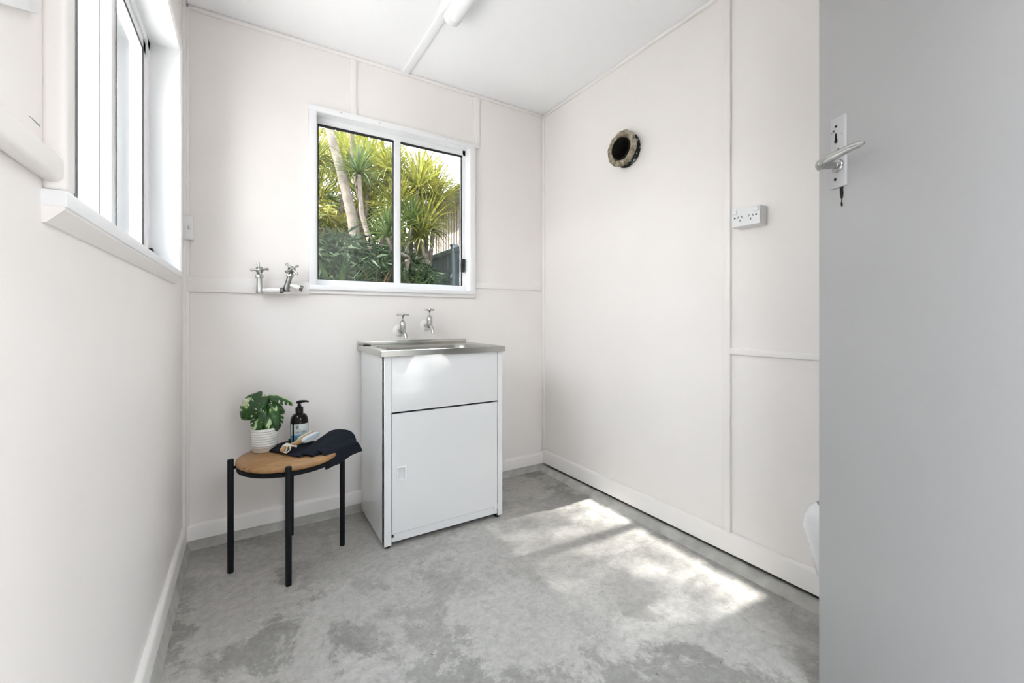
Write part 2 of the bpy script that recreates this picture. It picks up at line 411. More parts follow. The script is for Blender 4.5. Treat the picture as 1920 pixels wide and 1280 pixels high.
nib('trim_2', (XL, YF, 0), (XL, YB, 0), (1, 0, 0), 0.030, 0.046, 2.0, 'concrete edge below the skirting under the tall window')
nib('trim_3', (XR, YF, 0), (XR, YB, 0), (-1, 0, 0), 0.048, 0.030, 3.0, 'concrete edge below the skirting under the flue hole')

# ------------------------------------------------------------------ window in the back wall
win = strut('window_1', 'white sliding window with garden view above the laundry tub')
fy = YB - 0.025
b = bm_new()   # architrave: four boards
box(b, 0.266, 0.302, fy, YB + .002, 1.214, 2.108, 0.003); box(b, 1.176, 1.212, fy, YB + .002, 1.214, 2.108, 0.003)
box(b, 0.264, 1.214, fy - .001, YB + .002, 2.106, 2.136, 0.003)
obj('architrave', b, 'alu', win, 40)
obj('sill', box(bm_new(), 0.266, 1.212, fy - 0.004, YB + 0.1, 1.192, 1.216, 0.003), 'alu', win, 40)
obj('apron', box(bm_new(), 0.262, 1.220, YB - 0.014, YB + .002, 1.172, 1.193, 0.003), 'trim', win, 40)
b = bm_new()   # reveal lining
box(b, bx0 - .002, bx0 + 0.004, fy + .004, YB + T, bz0, bz1); box(b, bx1 - 0.004, bx1 + .002, fy + .004, YB + T, bz0, bz1)
box(b, bx0, bx1, fy + .004, YB + T, bz1 - 0.004, bz1 + .002)
obj('reveal', b, 'alu', win)
gy = YB + 0.055
b = bm_new()   # aluminium frame
fx0, fx1, fz0, fz1 = bx0 + .004, bx1 - .004, bz0 + .004, bz1 - .004
box(b, fx0, fx0 + 0.011, gy - .012, gy + .03, fz0, fz1); box(b, fx1 - 0.018, fx1, gy - .012, gy + .03, fz0, fz1)
box(b, fx0, fx1, gy - .016, gy + .03, fz0, fz0 + 0.034); box(b, fx0, fx1, gy - .012, gy + .03, fz1 - 0.030, fz1)
obj('frame', b, 'alu', win)
obj('mullion', box(bm_new(), 0.720, 0.756, gy - .022, gy + .028, fz0 + .03, fz1 - .02, 0.003), 'alu', win, 40)
def gasket(parent, x0, x1, z0, z1, y, w=0.007):
    b = bm_new()
    box(b, x0, x0 + w, y - .006, y + .008, z0, z1); box(b, x1 - w, x1, y - .006, y + .008, z0, z1)
    box(b, x0, x1, y - .006, y + .008, z0, z0 + w * .6); box(b, x0, x1, y - .006, y + .008, z1 - w * 1.3, z1)
    return obj('gasket', b, 'rubber', parent)
for a, c_ in ((fx0 + .011, 0.721), (0.755, fx1 - .018)):
    sx = obj('pane', box(bm_new(), a + .002, c_ - .002, gy + .004, gy + .008, fz0 + .03, fz1 - .026), 'glass', win)
    gasket(sx, a, c_, fz0 + .034, fz1 - .030, gy)
b = bm_new(); box(b, 1.138, 1.166, gy - .030, gy - .010, 1.335, 1.418, 0.004)
obj('latch', b, 'rubber', win, 40)

# ------------------------------------------------------------------ tall window in the left wall
win2 = strut('window_2', 'tall white sliding window in a boxed timber frame')
px = XL + 0.025
b = bm_new()
box(b, XL - .002, px, 0.853, ly0 + .002, 1.227, 2.100, 0.007, 3)                    # near board
box(b, XL - .002, px, ly1 - .002, 2.150, 1.227, 2.100, 0.004, 2)                    # far board
box(b, XL - .002, px + .001, 0.852, 2.151, lz1 - .002, 2.14, 0.006, 3)
obj('architrave', b, 'trim', win2, 40)
obj('sill', box(bm_new(), XL - .11, px + .002, ly0 - .042, 2.150, 1.203, lz0 + .003, 0.004, 2), 'alu', win2, 40)
b = bm_new(); M1 = Matrix(((0, 0, 0, 0), (0, 0, 1, 0.853), (1, 0, 0, 0), (0, 0, 0, 1)))
A = [b.verts.new((x, 0.853, z)) for x, z in ((XL - .002, 1.180), (XL + .004, 1.180), (px - .002, 1.200), (px - .002, 1.206), (XL - .002, 1.206))]
B = [b.verts.new((v.co.x, 2.120, v.co.z)) for v in A]
for i in range(5): b.faces.new((A[i], A[(i + 1) % 5], B[(i + 1) % 5], B[i]))
b.faces.new(A); b.faces.new(B[::-1])
obj('apron', b, 'trim', win2)
b = bm_new()
box(b, XL - T, px - .004, ly1 - .004, ly1 + .002, lz0, lz1); box(b, XL - T, px - .004, ly0 - .002, ly0 + .004, lz0, lz1)
box(b, XL - T, px - .004, ly0, ly1, lz1 - .004, lz1 + .002)
obj('reveal', b, 'alu', win2)
gx = XL - 0.095
b = bm_new(); zb, zt = lz0 + .003, lz1 - .004
box(b, gx - .03, gx + .024, ly1 - 0.040, ly1 - .004, zb, zt); box(b, gx - .03, gx + .024, ly0 + .004, ly0 + 0.06, zb, zt)
box(b, gx - .03, gx + .024, ly0, ly1, zb, zb + 0.03); box(b, gx - .03, gx + .024, ly0, ly1, zt - 0.03, zt)
obj('frame', b, 'alu', win2)
def sash(y0, y1, x, st_mat):
    b = bm_new(); w = 0.045; z0, z1 = zb + .028, zt - .026
    box(b, x - .012, x + .012, y0, y0 + w, z0, z1, 0.002); box(b, x - .012, x + .012, y1 - w, y1, z0, z1, 0.002)
    box(b, x - .012, x + .012, y0, y1, z0, z0 + w, 0.002); box(b, x - .012, x + .012, y0, y1, z1 - w, z1, 0.002)
    s_ = obj('sash', b, st_mat, win2, 40)
    obj('pane', box(bm_new(), x - .002, x + .002, y0 + w - .004, y1 - w + .004, z0 + w - .004, z1 - w + .004), 'glass', s_)
    b = bm_new()
    for yy in (y0 + w, y1 - w):
        box(b, x + .0095, x + .0135, yy - .002, yy + .002, z0 + w, z1 - w)
    box(b, x + .0095, x + .0135, y0 + w, y1 - w, z1 - w - .002, z1 - w + .002)
    obj('gasket', b, 'rubber', s_)
    return s_
sash(1.600, ly1 - .045, gx + .006, 'alu')
s2_ = sash(ly0 + .055, 1.670, gx - .022, 'alu_grey')
b = bm_new(); box(b, gx - .0205, gx - .0180, 1.450, 1.4535, zb + .07, zt - .07); box(b, gx - .0205, gx - .0180, 1.466, 1.468, zb + .07, zt - .07)
obj('bar_gasket', b, 'rubber', s2_)
obj('latch', box(bm_new(), gx + .024, gx + .036, ly1 - .034, ly1 - .006, 1.262, 1.31, 0.002), 'rubber', win2, 40)

# ------------------------------------------------------------------ door
PH = R(22)
ddir = Vector((math.sin(PH), math.cos(PH), 0))          # from hinge to lock edge
hinge = Vector((1.335, 0.546, 0)) - ddir * 0.76
door = strut('door_1', 'open flush door painted pale grey')
door.location = hinge; door.rotation_euler = (0, 0, math.atan2(ddir.y, ddir.x))
# local: +x hinge->lock edge, +y = left face normal
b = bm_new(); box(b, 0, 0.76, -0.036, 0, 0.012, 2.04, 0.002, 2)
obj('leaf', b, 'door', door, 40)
pc = 0.76 - 0.062
PZ = 1.478
b = bm_new(); box(b, pc - 0.021, pc + 0.021, -.002, 0.007, PZ - 0.092, PZ + 0.092, 0.003, 2)
plate = obj('handle_plate', b, 'plate', door, 40)
b = bm_new()
for (x, z, w, h_) in ((.004, .068, .0035, .003), (.004, .038, .0028, .013), (.004, .030, .0045, .006), (.006, -.070, .0035, .004)):
    lathe(b, [(1, 0), (1, .0012)], 14, Matrix.Translation((pc + x, 0.0068, PZ + z)) @ Matrix.Rotation(R(-90), 4, 'X') @ Matrix.Diagonal((w, h_, 1, 1)))
obj('key_hole', b, 'black', plate)
SZ = PZ - 0.036
My = Matrix.Translation((pc, 0.006, SZ)) @ Matrix.Rotation(R(-90), 4, 'X')
b = bm_new(); lathe(b, [(0.017, 0), (0.017, .004), (0.0145, .007), (0.0125, .008)], 24, My)
obj('rosette', b, 'chrome', door, 40)
b = bm_new()
tube(b, [(pc, 0.012, SZ), (pc, 0.030, SZ), (pc, 0.05, SZ), (pc, 0.062, SZ)], [0.009, 0.0095, 0.012, 0.0125], 16)
# flattened lever sweeping back towards the hinge
path = [(0.006, .058, -.004), (-.006, .062, .000), (-.022, .062, .004), (-.045, .056, .010), (-.070, .049, .015), (-.092, .046, .016), (-.105, .047, .015)]
wid = [0.011, 0.0125, 0.012, 0.0105, 0.0095, 0.0085, 0.004]; thk = [0.008, 0.008, 0.006, 0.005, 0.0045, 0.004, 0.002]
rings = []
for (x, y, z), w, t_ in zip(path, wid, thk):
    rings.append([b.verts.new((pc + x, y + t_ * math.cos(a), SZ + z + w * math.sin(a))) for a in [2 * math.pi * i / 14 for i in range(14)]])
for A, B in zip(rings, rings[1:]):
    for i in range(14): b.faces.new((A[i], A[(i + 1) % 14], B[(i + 1) % 14], B[i]))
b.faces.new(rings[0]); b.faces.new(rings[-1][::-1])
obj('lever', b, 'chrome', door, 50)
b = bm_new()
pts = [(-.0065, 0), (.0035, .001), (.0028, -.010), (.0030, -.016), (.001, -.022), (.0012, -.028), (-.0012, -.032), (-.0010, -.038), (.0005, -.042), (.0002, -.049), (-.003, -.052), (-.005, -.048), (-.0042, -.043), (-.0025, -.040), (-.003, -.033), (-.0055, -.028), (-.0068, -.018), (-.0058, -.009)]
prism(b, pts, Matrix.Translation((pc - .004, 0.0005, PZ - 0.0915)) @ Matrix(((1, 0, 0, 0), (0, 0, 1, 0), (0, 1, 0, 0), (0, 0, 0, 1))), 0.0006)
tag(obj('paint_chip', b, 'black', door), 'black chipped scar in the paint below the plate')
for zz in (0.25, 1.02, 1.80): obj('hinge', tube(bm_new(), [(-.004, .004, zz - .05), (-.004, .004, zz + .05)], 0.006, 10), 'chrome', door, 40)

# ------------------------------------------------------------------ laundry tub
tub = thing('laundry_tub', 'white metal laundry cabinet with stainless steel sink top', 'laundry tub', (0.83, 2.16, 0))
def L(bm):   # world -> tub-local
    bmesh.ops.translate(bm, verts=bm.verts, vec=(-0.83, -2.16, 0)); return bm
cx0, cx1, cy0, cy1 = 0.524, 1.142, 1.932, 2.383
pt = 0.033
b = bm_new()
for x0, x1 in ((cx0, cx0 + .012), (cx1 - .012, cx1)):
    obj('side_panel', L(box(bm_new(), x0, x1, cy0, cy1, 0.015, 0.875, 0.001, 1)), 'cab', tub, 40)
box(b, cx0 + .012, cx1 - .012, cy1 - .01, cy1, 0.1, 0.875)
obj('back_panel', L(b), 'cab', tub, 40)
for x0, x1 in ((cx0, cx0 + pt), (cx1 - pt * .8, cx1)):
    obj('corner_post', L(box(bm_new(), x0, x1, cy0 - .004, cy0 + .03, 0.013, 0.876, 0.0008, 1)), 'cab', tub, 40)
ix0, ix1 = cx0 + pt + .0015, cx1 - pt * .8 - .0015
obj('front_panel', L(box(bm_new(), ix0, ix1, cy0, cy0 + .015, 0.615, 0.876, 0.0015, 2)), 'cab', tub, 40)
hx, hz = 0.604, 0.329; hw, hh = 0.0155, 0.027
b = bm_new()          # door sheet with a real recess for the pull
dz0, dz1 = 0.062, 0.607
box(b, ix0 + .002, hx - hw, cy0, cy0 + .015, dz0, dz1); box(b, hx + hw, ix1 - .001, cy0, cy0 + .015, dz0, dz1)
box(b, hx - hw, hx + hw, cy0, cy0 + .015, dz0, hz - hh); box(b, hx - hw, hx + hw, cy0, cy0 + .015, hz + hh, dz1)
dr = obj('door', L(b), 'cab', tub)
b = bm_new()
f = 0.007
box(b, hx - hw - f, hx - hw + .001, cy0 - .003, cy0 + .004, hz - hh - f, hz + hh + f, .001, 1); box(b, hx + hw - .001, hx + hw + f, cy0 - .003, cy0 + .004, hz - hh - f, hz + hh + f, .001, 1)
box(b, hx - hw, hx + hw, cy0 - .003, cy0 + .004, hz - hh - f, hz - hh + .001, .001, 1); box(b, hx - hw, hx + hw, cy0 - .003, cy0 + .004, hz + hh - .001, hz + hh + f, .001, 1)
A = [b.verts.new((x, cy0 + .002, z)) for x, z in ((hx - hw, hz - hh), (hx + hw, hz - hh), (hx + hw, hz + hh), (hx - hw, hz + hh))]
B = [b.verts.new((x, cy0 + d, z)) for x, z, d in ((hx - hw + .002, hz - hh + .002, .014), (hx + hw, hz - hh + .002, .003), (hx + hw, hz + hh - .002, .003), (hx - hw + .002, hz + hh - .002, .014))]
for i in range(4): b.faces.new((A[i], A[(i + 1) % 4], B[(i + 1) % 4], B[i]))
b.faces.new(B)
obj('pull', L(b), 'plastic', dr, 30)
obj('bottom_rail', L(box(bm_new(), ix0 + .001, ix1, cy0 + .003, cy0 + .018, 0.022, 0.060, 0.0015, 1)), 'cab', tub, 40)
obj('pivot', L(box(bm_new(), ix1 - .022, ix1 - .002, cy0 - .006, cy0 + .01, 0.048, 0.078, 0.002, 2)), 'plastic', tub, 40)
obj('pivot', L(box(bm_new(), ix0, ix0 + .009, cy0 - .003, cy0 + .01, 0.046, 0.058, 0.001, 1)), 'rubber', tub)
for x in (cx0 + .02, cx1 - .02):
    for y in (cy0 + .02, cy1 - .03):
        obj('foot', L(lathe(bm_new(), [(0.014, -.001), (0.016, .004), (0.010, .008), (0.008, .02)], 14, Matrix.Translation((x, y, 0)))), 'rubber', tub, 40)
# steel top: rim frame, bowl, splashback
sx0, sx1, sy0, sy1, zt_ = 0.506, 1.153, 1.915, 2.398, 0.900
b = bm_new()
def rrect(x0, x1, y0, y1, r, z, k=6):
    out_ = []
    for cx, cy, a0 in ((x1 - r, y1 - r, 0), (x0 + r, y1 - r, 90), (x0 + r, y0 + r, 180), (x1 - r, y0 + r, 270)):
        for i in range(k + 1):
            a = R(a0 + 90 * i / k); out_.append((cx + r * math.cos(a), cy + r * math.sin(a), z))
    return out_
loops = [rrect(sx0, sx1, sy0, sy1, 0.004, 0.873), rrect(sx0, sx1, sy0, sy1, 0.004, zt_ - .002), rrect(sx0 + .003, sx1 - .003, sy0 + .003, sy1 - .003, 0.004, zt_),
         rrect(sx0 + .055, sx1 - .055, sy0 + .042, sy1 - .095, 0.075, zt_ - .004),
         rrect(sx0 + .062, sx1 - .062, sy0 + .050, sy1 - .103, 0.070, zt_ - .016), rrect(sx0 + .075, sx1 - .075, sy0 + .064, sy1 - .117, 0.06, zt_ - .20),
         rrect(sx0 + .12, sx1 - .12, sy0 + .11, sy1 - .15, 0.05, zt_ - .225)]
VL = [[b.verts.new(p) for p in lp] for lp in loops]; n = len(VL[0])
for A, B in zip(VL, VL[1:]):
    for i in range(n): b.faces.new((A[i], A[(i + 1) % n], B[(i + 1) % n], B[i]))
b.faces.new(VL[-1])
obj('sink_top', L(b), 'steel', tub, 40)
obj('splashback', L(box(bm_new(), sx0 + .002, sx1 - .002, sy1 - .012, sy1, zt_ - .004, 0.921, 0.002, 2)), 'steel', tub, 40)
b = bm_new(); lathe(b, [(0.021, 0), (0.021, .003), (0.017, .0055), (0.0, .006)], 24, Matrix.Translation((0.545, 2.345, zt_ - .001)))
cap = obj('bypass_cap', L(b), 'pump', tub, 40)
b = bm_new(); lathe(b, [(0.0085, 0), (0.0085, .001), (0, .0014)], 16, Matrix.Translation((0.545, 2.345, zt_ + .0045)))
obj('cap_disc', L(b), 'steel', cap, 40)

# ------------------------------------------------------------------ taps over the tub
def bib_tap(x, z, spin, label):
    t = thing('bib_tap', label, 'tap', (x, YB, z))
    b = bm_new(); lathe(b, [(0.034, .0), (0.034, -.002), (0.030, -.006), (0.020, -.010), (0.014, -.011)][::1], 28, Matrix.Rotation(R(-90), 4, 'X'))
    obj('wall_flange', b, 'wall', t, 40)
    b = bm_new(); tube(b, [(0, 0.0, 0), (0, -.03, -.002), (0, -.07, -.002)], [0.0105, 0.0115, 0.0125], 14)
    lathe(b, [(0.0125, -.012), (0.0165, .000), (0.0168, .030), (0.0150, .048), (0.0105, .056), (0.007, .060)], 20, Matrix.Translation((0, -.07, 0)))
    obj('body', b, 'chrome', t, 50)
    b = bm_new(); tube(b, [(0, -.078, -.002), (0.003, -.093, -.008), (0.005, -.104, -.022), (0.006, -.108, -.042)], [0.009, 0.0095, 0.009, 0.0092], 14)
    obj('spout', b, 'chrome', t, 50)
    hd = obj('tap_handle', lathe(bm_new(), [(0.0042, .058), (0.0042, .078), (0.0095, .086), (0.0105, .092), (0.008, .099), (0.0, .101)], 16, Matrix.Translation((0, -.07, 0))), 'chrome', t, 50)
    for k in range(2):
        a = spin + math.pi * k; d = Vector((math.cos(a), math.sin(a), 0.0))
        p = Vector((0, -.07, .0905))
        obj('arm', tube(bm_new(), [p + d * .006, p + d * .022, p + d * .031, p + d * .033], [0.0042, 0.0046, 0.0058, 0.0035], 10), 'chrome', hd, 50)
    return t
bib_tap(0.736, 0.975, R(-12), 'chrome bib tap over the sink, nearer the corner with the tall window')
bib_tap(0.893, 1.003, R(20), 'chrome bib tap over the sink, nearer the flue wall')

# washing machine taps on the wide rail
def machine_tap(x, z, lean, spin, tilt, spl, label):
    t = thing('washing_machine_tap', label, 'tap', (x, YB - .015, z))
    y = -0.045
    b = bm_new(); tube(b, [(0, 0.0, .006), (0, y, .006)], 0.011, 14)
    obj('wall_inlet', b, 'dark_metal', t, 50)
    top = Vector((math.sin(lean) * .062, y, math.cos(lean) * .062)); base = Vector((0, y, -.014))
    obj('body', tube(bm_new(), [base, base + Vector((0, 0, .004)), Vector((0, y, .0)), top], [0.014, 0.0155, 0.0135, 0.0115], 16), 'dark_metal' if lean else 'chrome', t, 50)
    ax = (top - Vector((0, y, 0))).normalized()
    obj('nut', tube(bm_new(), [top - ax * .004, top, top + ax * .012, top + ax * .016], [0.0145, 0.017, 0.017, 0.0145], 8), 'chrome', t, 20)
    ha = (ax + Vector((0.0, -tilt, 0))).normalized()
    hc = top + ax * .030 + Vector((0, -.014, .006))
    hd = obj('tap_handle', tube(bm_new(), [top + ax * .012, hc - ha * .012, hc - ha * .004, hc + ha * .002], [0.008, 0.014, 0.0175, 0.0165], 18), 'dark_metal', t, 40)
    obj('cap_button', tube(bm_new(), [hc, hc + ha * .006, hc + ha * .008], [0.0085, 0.008, 0.005], 14), 'chrome', hd, 40)
    sd_ = ha.cross(Vector((1, 0, 0))).normalized(); s2 = ha.cross(sd_).normalized()
    for k in range(4):
        a = spin + k * math.pi / 2; d = sd_ * math.cos(a) + s2 * math.sin(a); p = hc + ha * .001
        obj('arm', tube(bm_new(), [p + d * .008, p + d * .024, p + d * .036, p + d * .038], [0.0045, 0.0052, 0.007, 0.0045], 10), 'chrome', hd, 50)
    e = Vector((spl, y - .004, .004 if not lean else .002)); s0 = Vector((.012, y, .003 if not lean else .018))
    d = (e - s0).normalized()
    s_ = obj('spout', tube(bm_new(), [s0, s0 + d * .016, s0 + d * .02, e - d * .014, e - d * .014], [0.0085, 0.009, 0.0125, 0.0125, 0.011], 16), 'flake', t, 50)
    obj('spout_ring', tube(bm_new(), [e - d * .016, e - d * .012, e - d * .002, e], [0.0125, 0.0142, 0.0142, 0.012], 16), 'dark_metal', s_, 40)
    return t
machine_tap(0.050, 1.176, 0.0, R(8), 2.2, 0.100, 'upright cross-handled washing machine tap with a flaking white spout')
machine_tap(0.163, 1.190, R(14), R(40), 1.6, 0.072, 'leaning cross-handled washing machine tap beside the garden window')

# ------------------------------------------------------------------ flue stub on the right wall
fl = thing('flue_stub', 'old round flue stub with a rough mortar ring in the wall', 'flue', (XR, VY, VZ))
Mx = Matrix.Rotation(R(-90), 4, 'Y')       # local z -> -X (into the room)
Mt = Matrix.Rotation(R(4), 4, 'Z') @ Mx
b = bm_new(); lathe(b, [(0.060, 0.034), (0.060, 0.052), (0.064, 0.060), (0.074, 0.062), (0.090, 0.058), (0.095, 0.050), (0.090, 0.042), (0.074, 0.036)], 56, Mt, 0.06, close=True)
obj('mortar_ring', b, 'flange', fl, 60)
b = bm_new(); lathe(b, [(0.088, -.004), (0.089, .006), (0.083, .014), (0.080, .038), (0.072, .040), (0.068, -.004)], 48, Mt, 0.05, close=True)
obj('collar', b, 'collar', fl, 60)
b = bm_new(); lathe(b, [(0.0555, 0.0635), (0.0585, 0.0635), (0.0595, -.10), (0.0565, -.10)], 48, Mt, close=True)
obj('pipe', b, 'soot', fl, 50)
b = bm_new(); lathe(b, [(0.064, -.112), (0.064, -.108)], 40, Mt)
obj('pipe_end', b, 'soot', fl)

# ------------------------------------------------------------------ double power outlet
gp = thing('power_outlet', 'white double power outlet on a surface block', 'power outlet', (XR, 0.955, 1.455))
b = bm_new(); box(b, -.042, .002, -.058, .058, -.037, .037, .003, 2)
obj('mounting_block', b, 'plastic', gp, 40)
b = bm_new(); box(b, -.052, -.041, -.057, .057, -.0365, .0365, .003, 2)
pl = obj('face_plate', b, 'plastic', gp, 40)
for s_ in (-1, 1):
    obj('switch', box(bm_new(), -.0565, -.050, s_ * .043 - .008, s_ * .043 + .008, .014, .031, .0015, 2), 'plastic', pl, 40)
    obj('switch_gap', box(bm_new(), -.0526, -.0515, s_ * .043 - .0092, s_ * .043 + .0092, .0128, .0322), 'plastic', pl)
    b = bm_new()
    def slot(y, z, ang):
        mm = Matrix.Translation((-.0522, y, z)) @ Matrix.Rotation(ang, 4, 'X')
        r = bmesh.ops.create_cube(b, size=1.0, matrix=mm @ Matrix.Diagonal((.0012, .0022, .009, 1)))
    yc = s_ * .022
    slot(yc + .0075, .001, R(30)); slot(yc - .0075, .001, R(-30)); slot(yc, -.013, 0)
    lathe(b, [(.0034, 0), (.0034, .001)], 14, Matrix.Translation((-.0518, s_ * .043, .000)) @ Matrix.Rotation(R(-90), 4, 'Y'))
    obj('socket_slots', b, 'black', pl)
# small switch box beside the tall window
sw = thing('switch_box', 'small white switch box on the back wall behind the tall window frame', 'switch', (-0.222, YB - .014, 1.445))
obj('back_box', box(bm_new(), -.022, .018, -.026, .016, -.05, .05, .002, 2), 'plastic', sw, 40)
obj('cover', box(bm_new(), -.022, .020, -.040, -.025, -.052, .052, .003, 2), 'plastic', sw, 40)
obj('toggle', box(bm_new(), .004, .014, -.052, -.039, -.008, .012, .002, 2), 'plastic', sw, 40)
# tilted bracket above the rail on the left wall
br = thing('wall_bracket', 'small tilted white bracket high on the wall beside the tall window', 'bracket', (XL, 0.815, 1.450))
b = bm_new(); box(b, -.002, .010, -.14, 0, 0, .035, .002, 2)
bmesh.ops.rotate(b, verts=b.verts, cent=(0, 0, 0), matrix=Matrix.Rotation(R(26), 3, 'X'))
obj('plate', b, 'plastic', br, 40)
b = bm_new(); box(b, -.002, .006, -.006, .012, .004, .05, .002, 2)
bmesh.ops.rotate(b, verts=b.verts, cent=(0, 0, 0), matrix=Matrix.Rotation(R(26), 3, 'X'))
obj('end_tab', b, 'plastic', br, 40)

# ------------------------------------------------------------------ ceiling light
cl = thing('ceiling_light', 'white fluorescent batten light under the ceiling', 'ceiling light', (0.800, 1.205, ZC))
b = bm_new(); box(b, -.030, .030, -.60, .58, -.03, .002, .002, 2)
obj('base', b, 'plastic', cl, 40)
prof = [(.038, -.028)] + [(.038 * math.cos(a), -.034 - .034 * math.sin(a)) for a in [R(x) for x in range(0, 181, 15)]] + [(-.038, -.028)]
b = bm_new(); A = [b.verts.new((x, -.59, z)) for x, z in prof]; B = [b.verts.new((x, .572, z)) for x, z in prof]
for i in range(len(prof) - 1): b.faces.new((A[i], A[i + 1], B[i + 1], B[i]))
b.faces.new((A[-1], A[0], B[0], B[-1])); b.faces.new(A); b.faces.new(B[::-1])
obj('diffuser', b, 'lamp', cl, 40)
for y in (-.604, .568):
    b = bm_new(); A = [b.verts.new((x * 1.06, y, z * 1.03 + .002)) for x, z in prof]; B = [b.verts.new((x * 1.06, y + .034, z * 1.03 + .002)) for x, z in prof]
    for i in range(len(prof)): b.faces.new((A[i], A[(i + 1) % len(prof)], B[(i + 1) % len(prof)], B[i]))
    b.faces.new(A); b.faces.new(B[::-1])
    obj('end_cap', b, 'plastic', cl, 40)

# ------------------------------------------------------------------ stool
SX, SY, STOP = 0.158, 2.090, 0.456
stool = thing('side_stool', 'round oak stool with four black metal legs', 'stool', (SX, SY, 0))
b = bm_new(); lathe(b, [(0, STOP - .021), (0.190, STOP - .021), (0.198, STOP - .016), (0.200, STOP - .010), (0.198, STOP - .003), (0.194, STOP), (0, STOP)], 72)
obj('seat', b, 'oak', stool, 40)
b = bm_new(); lathe(b, [(0.176, STOP - .037), (0.196, STOP - .037), (0.196, STOP - .0205), (0.176, STOP - .0205)], 72, close=True)
obj('rim_band', b, 'blackmetal', stool, 40)
for (x, y) in ((-.054, 2.097), (.138, 1.874), (.369, 2.077), (.181, 2.308)):
    lx, ly = x - SX, y - SY; k = 0.2155 / math.hypot(lx, ly); lx *= k; ly *= k
    b = bm_new(); lathe(b, [(0.0105, 0), (0.0115, .002), (0.0115, STOP + .006), (0.0100, STOP + .009)], 18, Matrix.Translation((lx, ly, 0)))
    lg = obj('leg', b, 'blackmetal', stool, 40)
    b = bm_new(); tube(b, [(lx * .88, ly * .88, STOP - .026), (lx, ly, STOP - .026)], 0.006, 10)
    obj('leg_joint', b, 'blackmetal', lg, 40)

# ------------------------------------------------------------------ pot plant
PX, PY = 0.066, 2.196
plant = thing('potted_plant', 'variegated monstera in a ribbed white ceramic pot', 'plant', (PX, PY, STOP))
prof = [(0.040, 0.0), (0.0455, .002), (0.047, .020)]
b = bm_new(); lathe(b, prof + [(0.0, .020)], 40); obj('pot_foot', b, 'pot_raw', plant, 50)
prof = [(0.047, .0195), (0.0505, .022)]
for i in range(7):
    z = .026 + i * .0105
    prof += [(0.0500, z), (0.0530, z + .003), (0.0534, z + .006), (0.0505, z + .0095)]
prof += [(0.0525, .1015), (0.0515, .1035), (0.0490, .1025), (0.0480, .085)]
b = bm_new(); lathe(b, prof, 48); obj('pot', b, 'pot', plant, 50)
b = bm_new(); lathe(b, [(0.0482, .084), (0.03, .089), (0.0, .091)], 24, None, 0.03); obj('soil', b, 'soil', plant, 60)
def monstera_leaf(length, width, seed, holes=True):
    b = bm_new(); r_ = random.Random(seed); NT, NS = 34, 9; G = {}
    def outline(t):      # half width along the midrib, heart shaped, t from -0.16 (lobes) to 1 (tip)
        return max(0.0, (1 - t) ** 0.75 * (0.25 + 1.3 * t ** 0.55)) if t > 0 else 0.25
    gaps = [0.34, 0.53, 0.70]
    for i in range(NT + 1):
        t = i / NT
        w = outline(t) * width * 0.62
        if i == 0: w = width * 0.30
        for s in range(-NS, NS + 1):
            k = s / NS
            back = (-0.20 * math.sin(abs(k) * math.pi * 0.9)) * (1 - t) ** 3        # heart lobes sweep backwards
            fwd = 0.10 * abs(k) * t
            y = (t + back + fwd * .5) * length; x = k * w
            z = -0.22 * length * (t ** 2) + 0.10 * width * abs(k) - 0.30 * width * k * k + .015 * length * math.sin(i * .9) * abs(k)
            G[i, s] = b.verts.new((x, y, z))
    for i in range(NT):
        t = (i + .5) / NT
        for s in range(-NS, NS):
            k = abs((s + .5) / NS); side = 1 if s >= 0 else -1
            cut = False
            for j, g in enumerate(gaps):
                gg = g + (0.03 if side > 0 else -0.02)
                w_ = 0.010 + 0.024 * k
                if abs(t - gg - .05 * k) < w_ and k > 0.56: cut = True
                if holes and j in (0, 1) and abs(t - gg + .06) < 0.016 and 0.2 < k < 0.42: cut = True
            if not cut: b.faces.new((G[i, s], G[i, s + 1], G[i + 1, s + 1], G[i + 1, s]))
    bmesh.ops.delete(b, geom=[v for v in b.verts if not v.link_faces], context='VERTS')
    return b
def place_leaf(at, target_n, tip_d, length, width, seed):
    """leaf with its base at `at`, blade normal target_n, tip pointing tip_d"""
    n_ = Vector(target_n).normalized(); t_ = Vector(tip_d); t_ = (t_ - n_ * t_.dot(n_)).normalized(); x_ = t_.cross(n_)
    mt = Matrix((x_, t_, n_)).transposed().to_4x4(); mt.translation = Vector(at)
    b = monstera_leaf(length, width, seed, seed in (1, 5)); bmesh.ops.translate(b, verts=b.verts, vec=(seed * .37, seed * .21, 0))
    o = obj('leaf', b, 'monstera', plant, 60)
    o.matrix_local = mt @ Matrix.Translation((-seed * .37, -seed * .21, 0))
    md = o.modifiers.new('thick', 'SOLIDIFY'); md.thickness = 0.0008
    return o
LV = [((-.012, -.004, .236), (-.15, -.93, .35), (-.62, -.05, -.62), .108, .125, 1),
      ((.000, .004, .236), (.45, -.8, .40), (.22, -.1, -.9), .064, .056, 2),
      ((.030, .010, .240), (.20, -.45, .87), (1, -.1, -.28), .092, .066, 3),
      ((.030, -.008, .205), (.25, -.75, .55), (.85, -.1, -.55), .064, .070, 4),
      ((-.010, -.020, .168), (-.20, -.85, .45), (-.38, -.2, -.9), .078, .084, 5),
      ((.040, -.018, .182), (.20, -.85, .45), (.12, -.25, -1), .088, .080, 6),
      ((.012, -.024, .160), (.05, -.80, .55), (-.05, -.3, -.9), .062, .070, 8)]
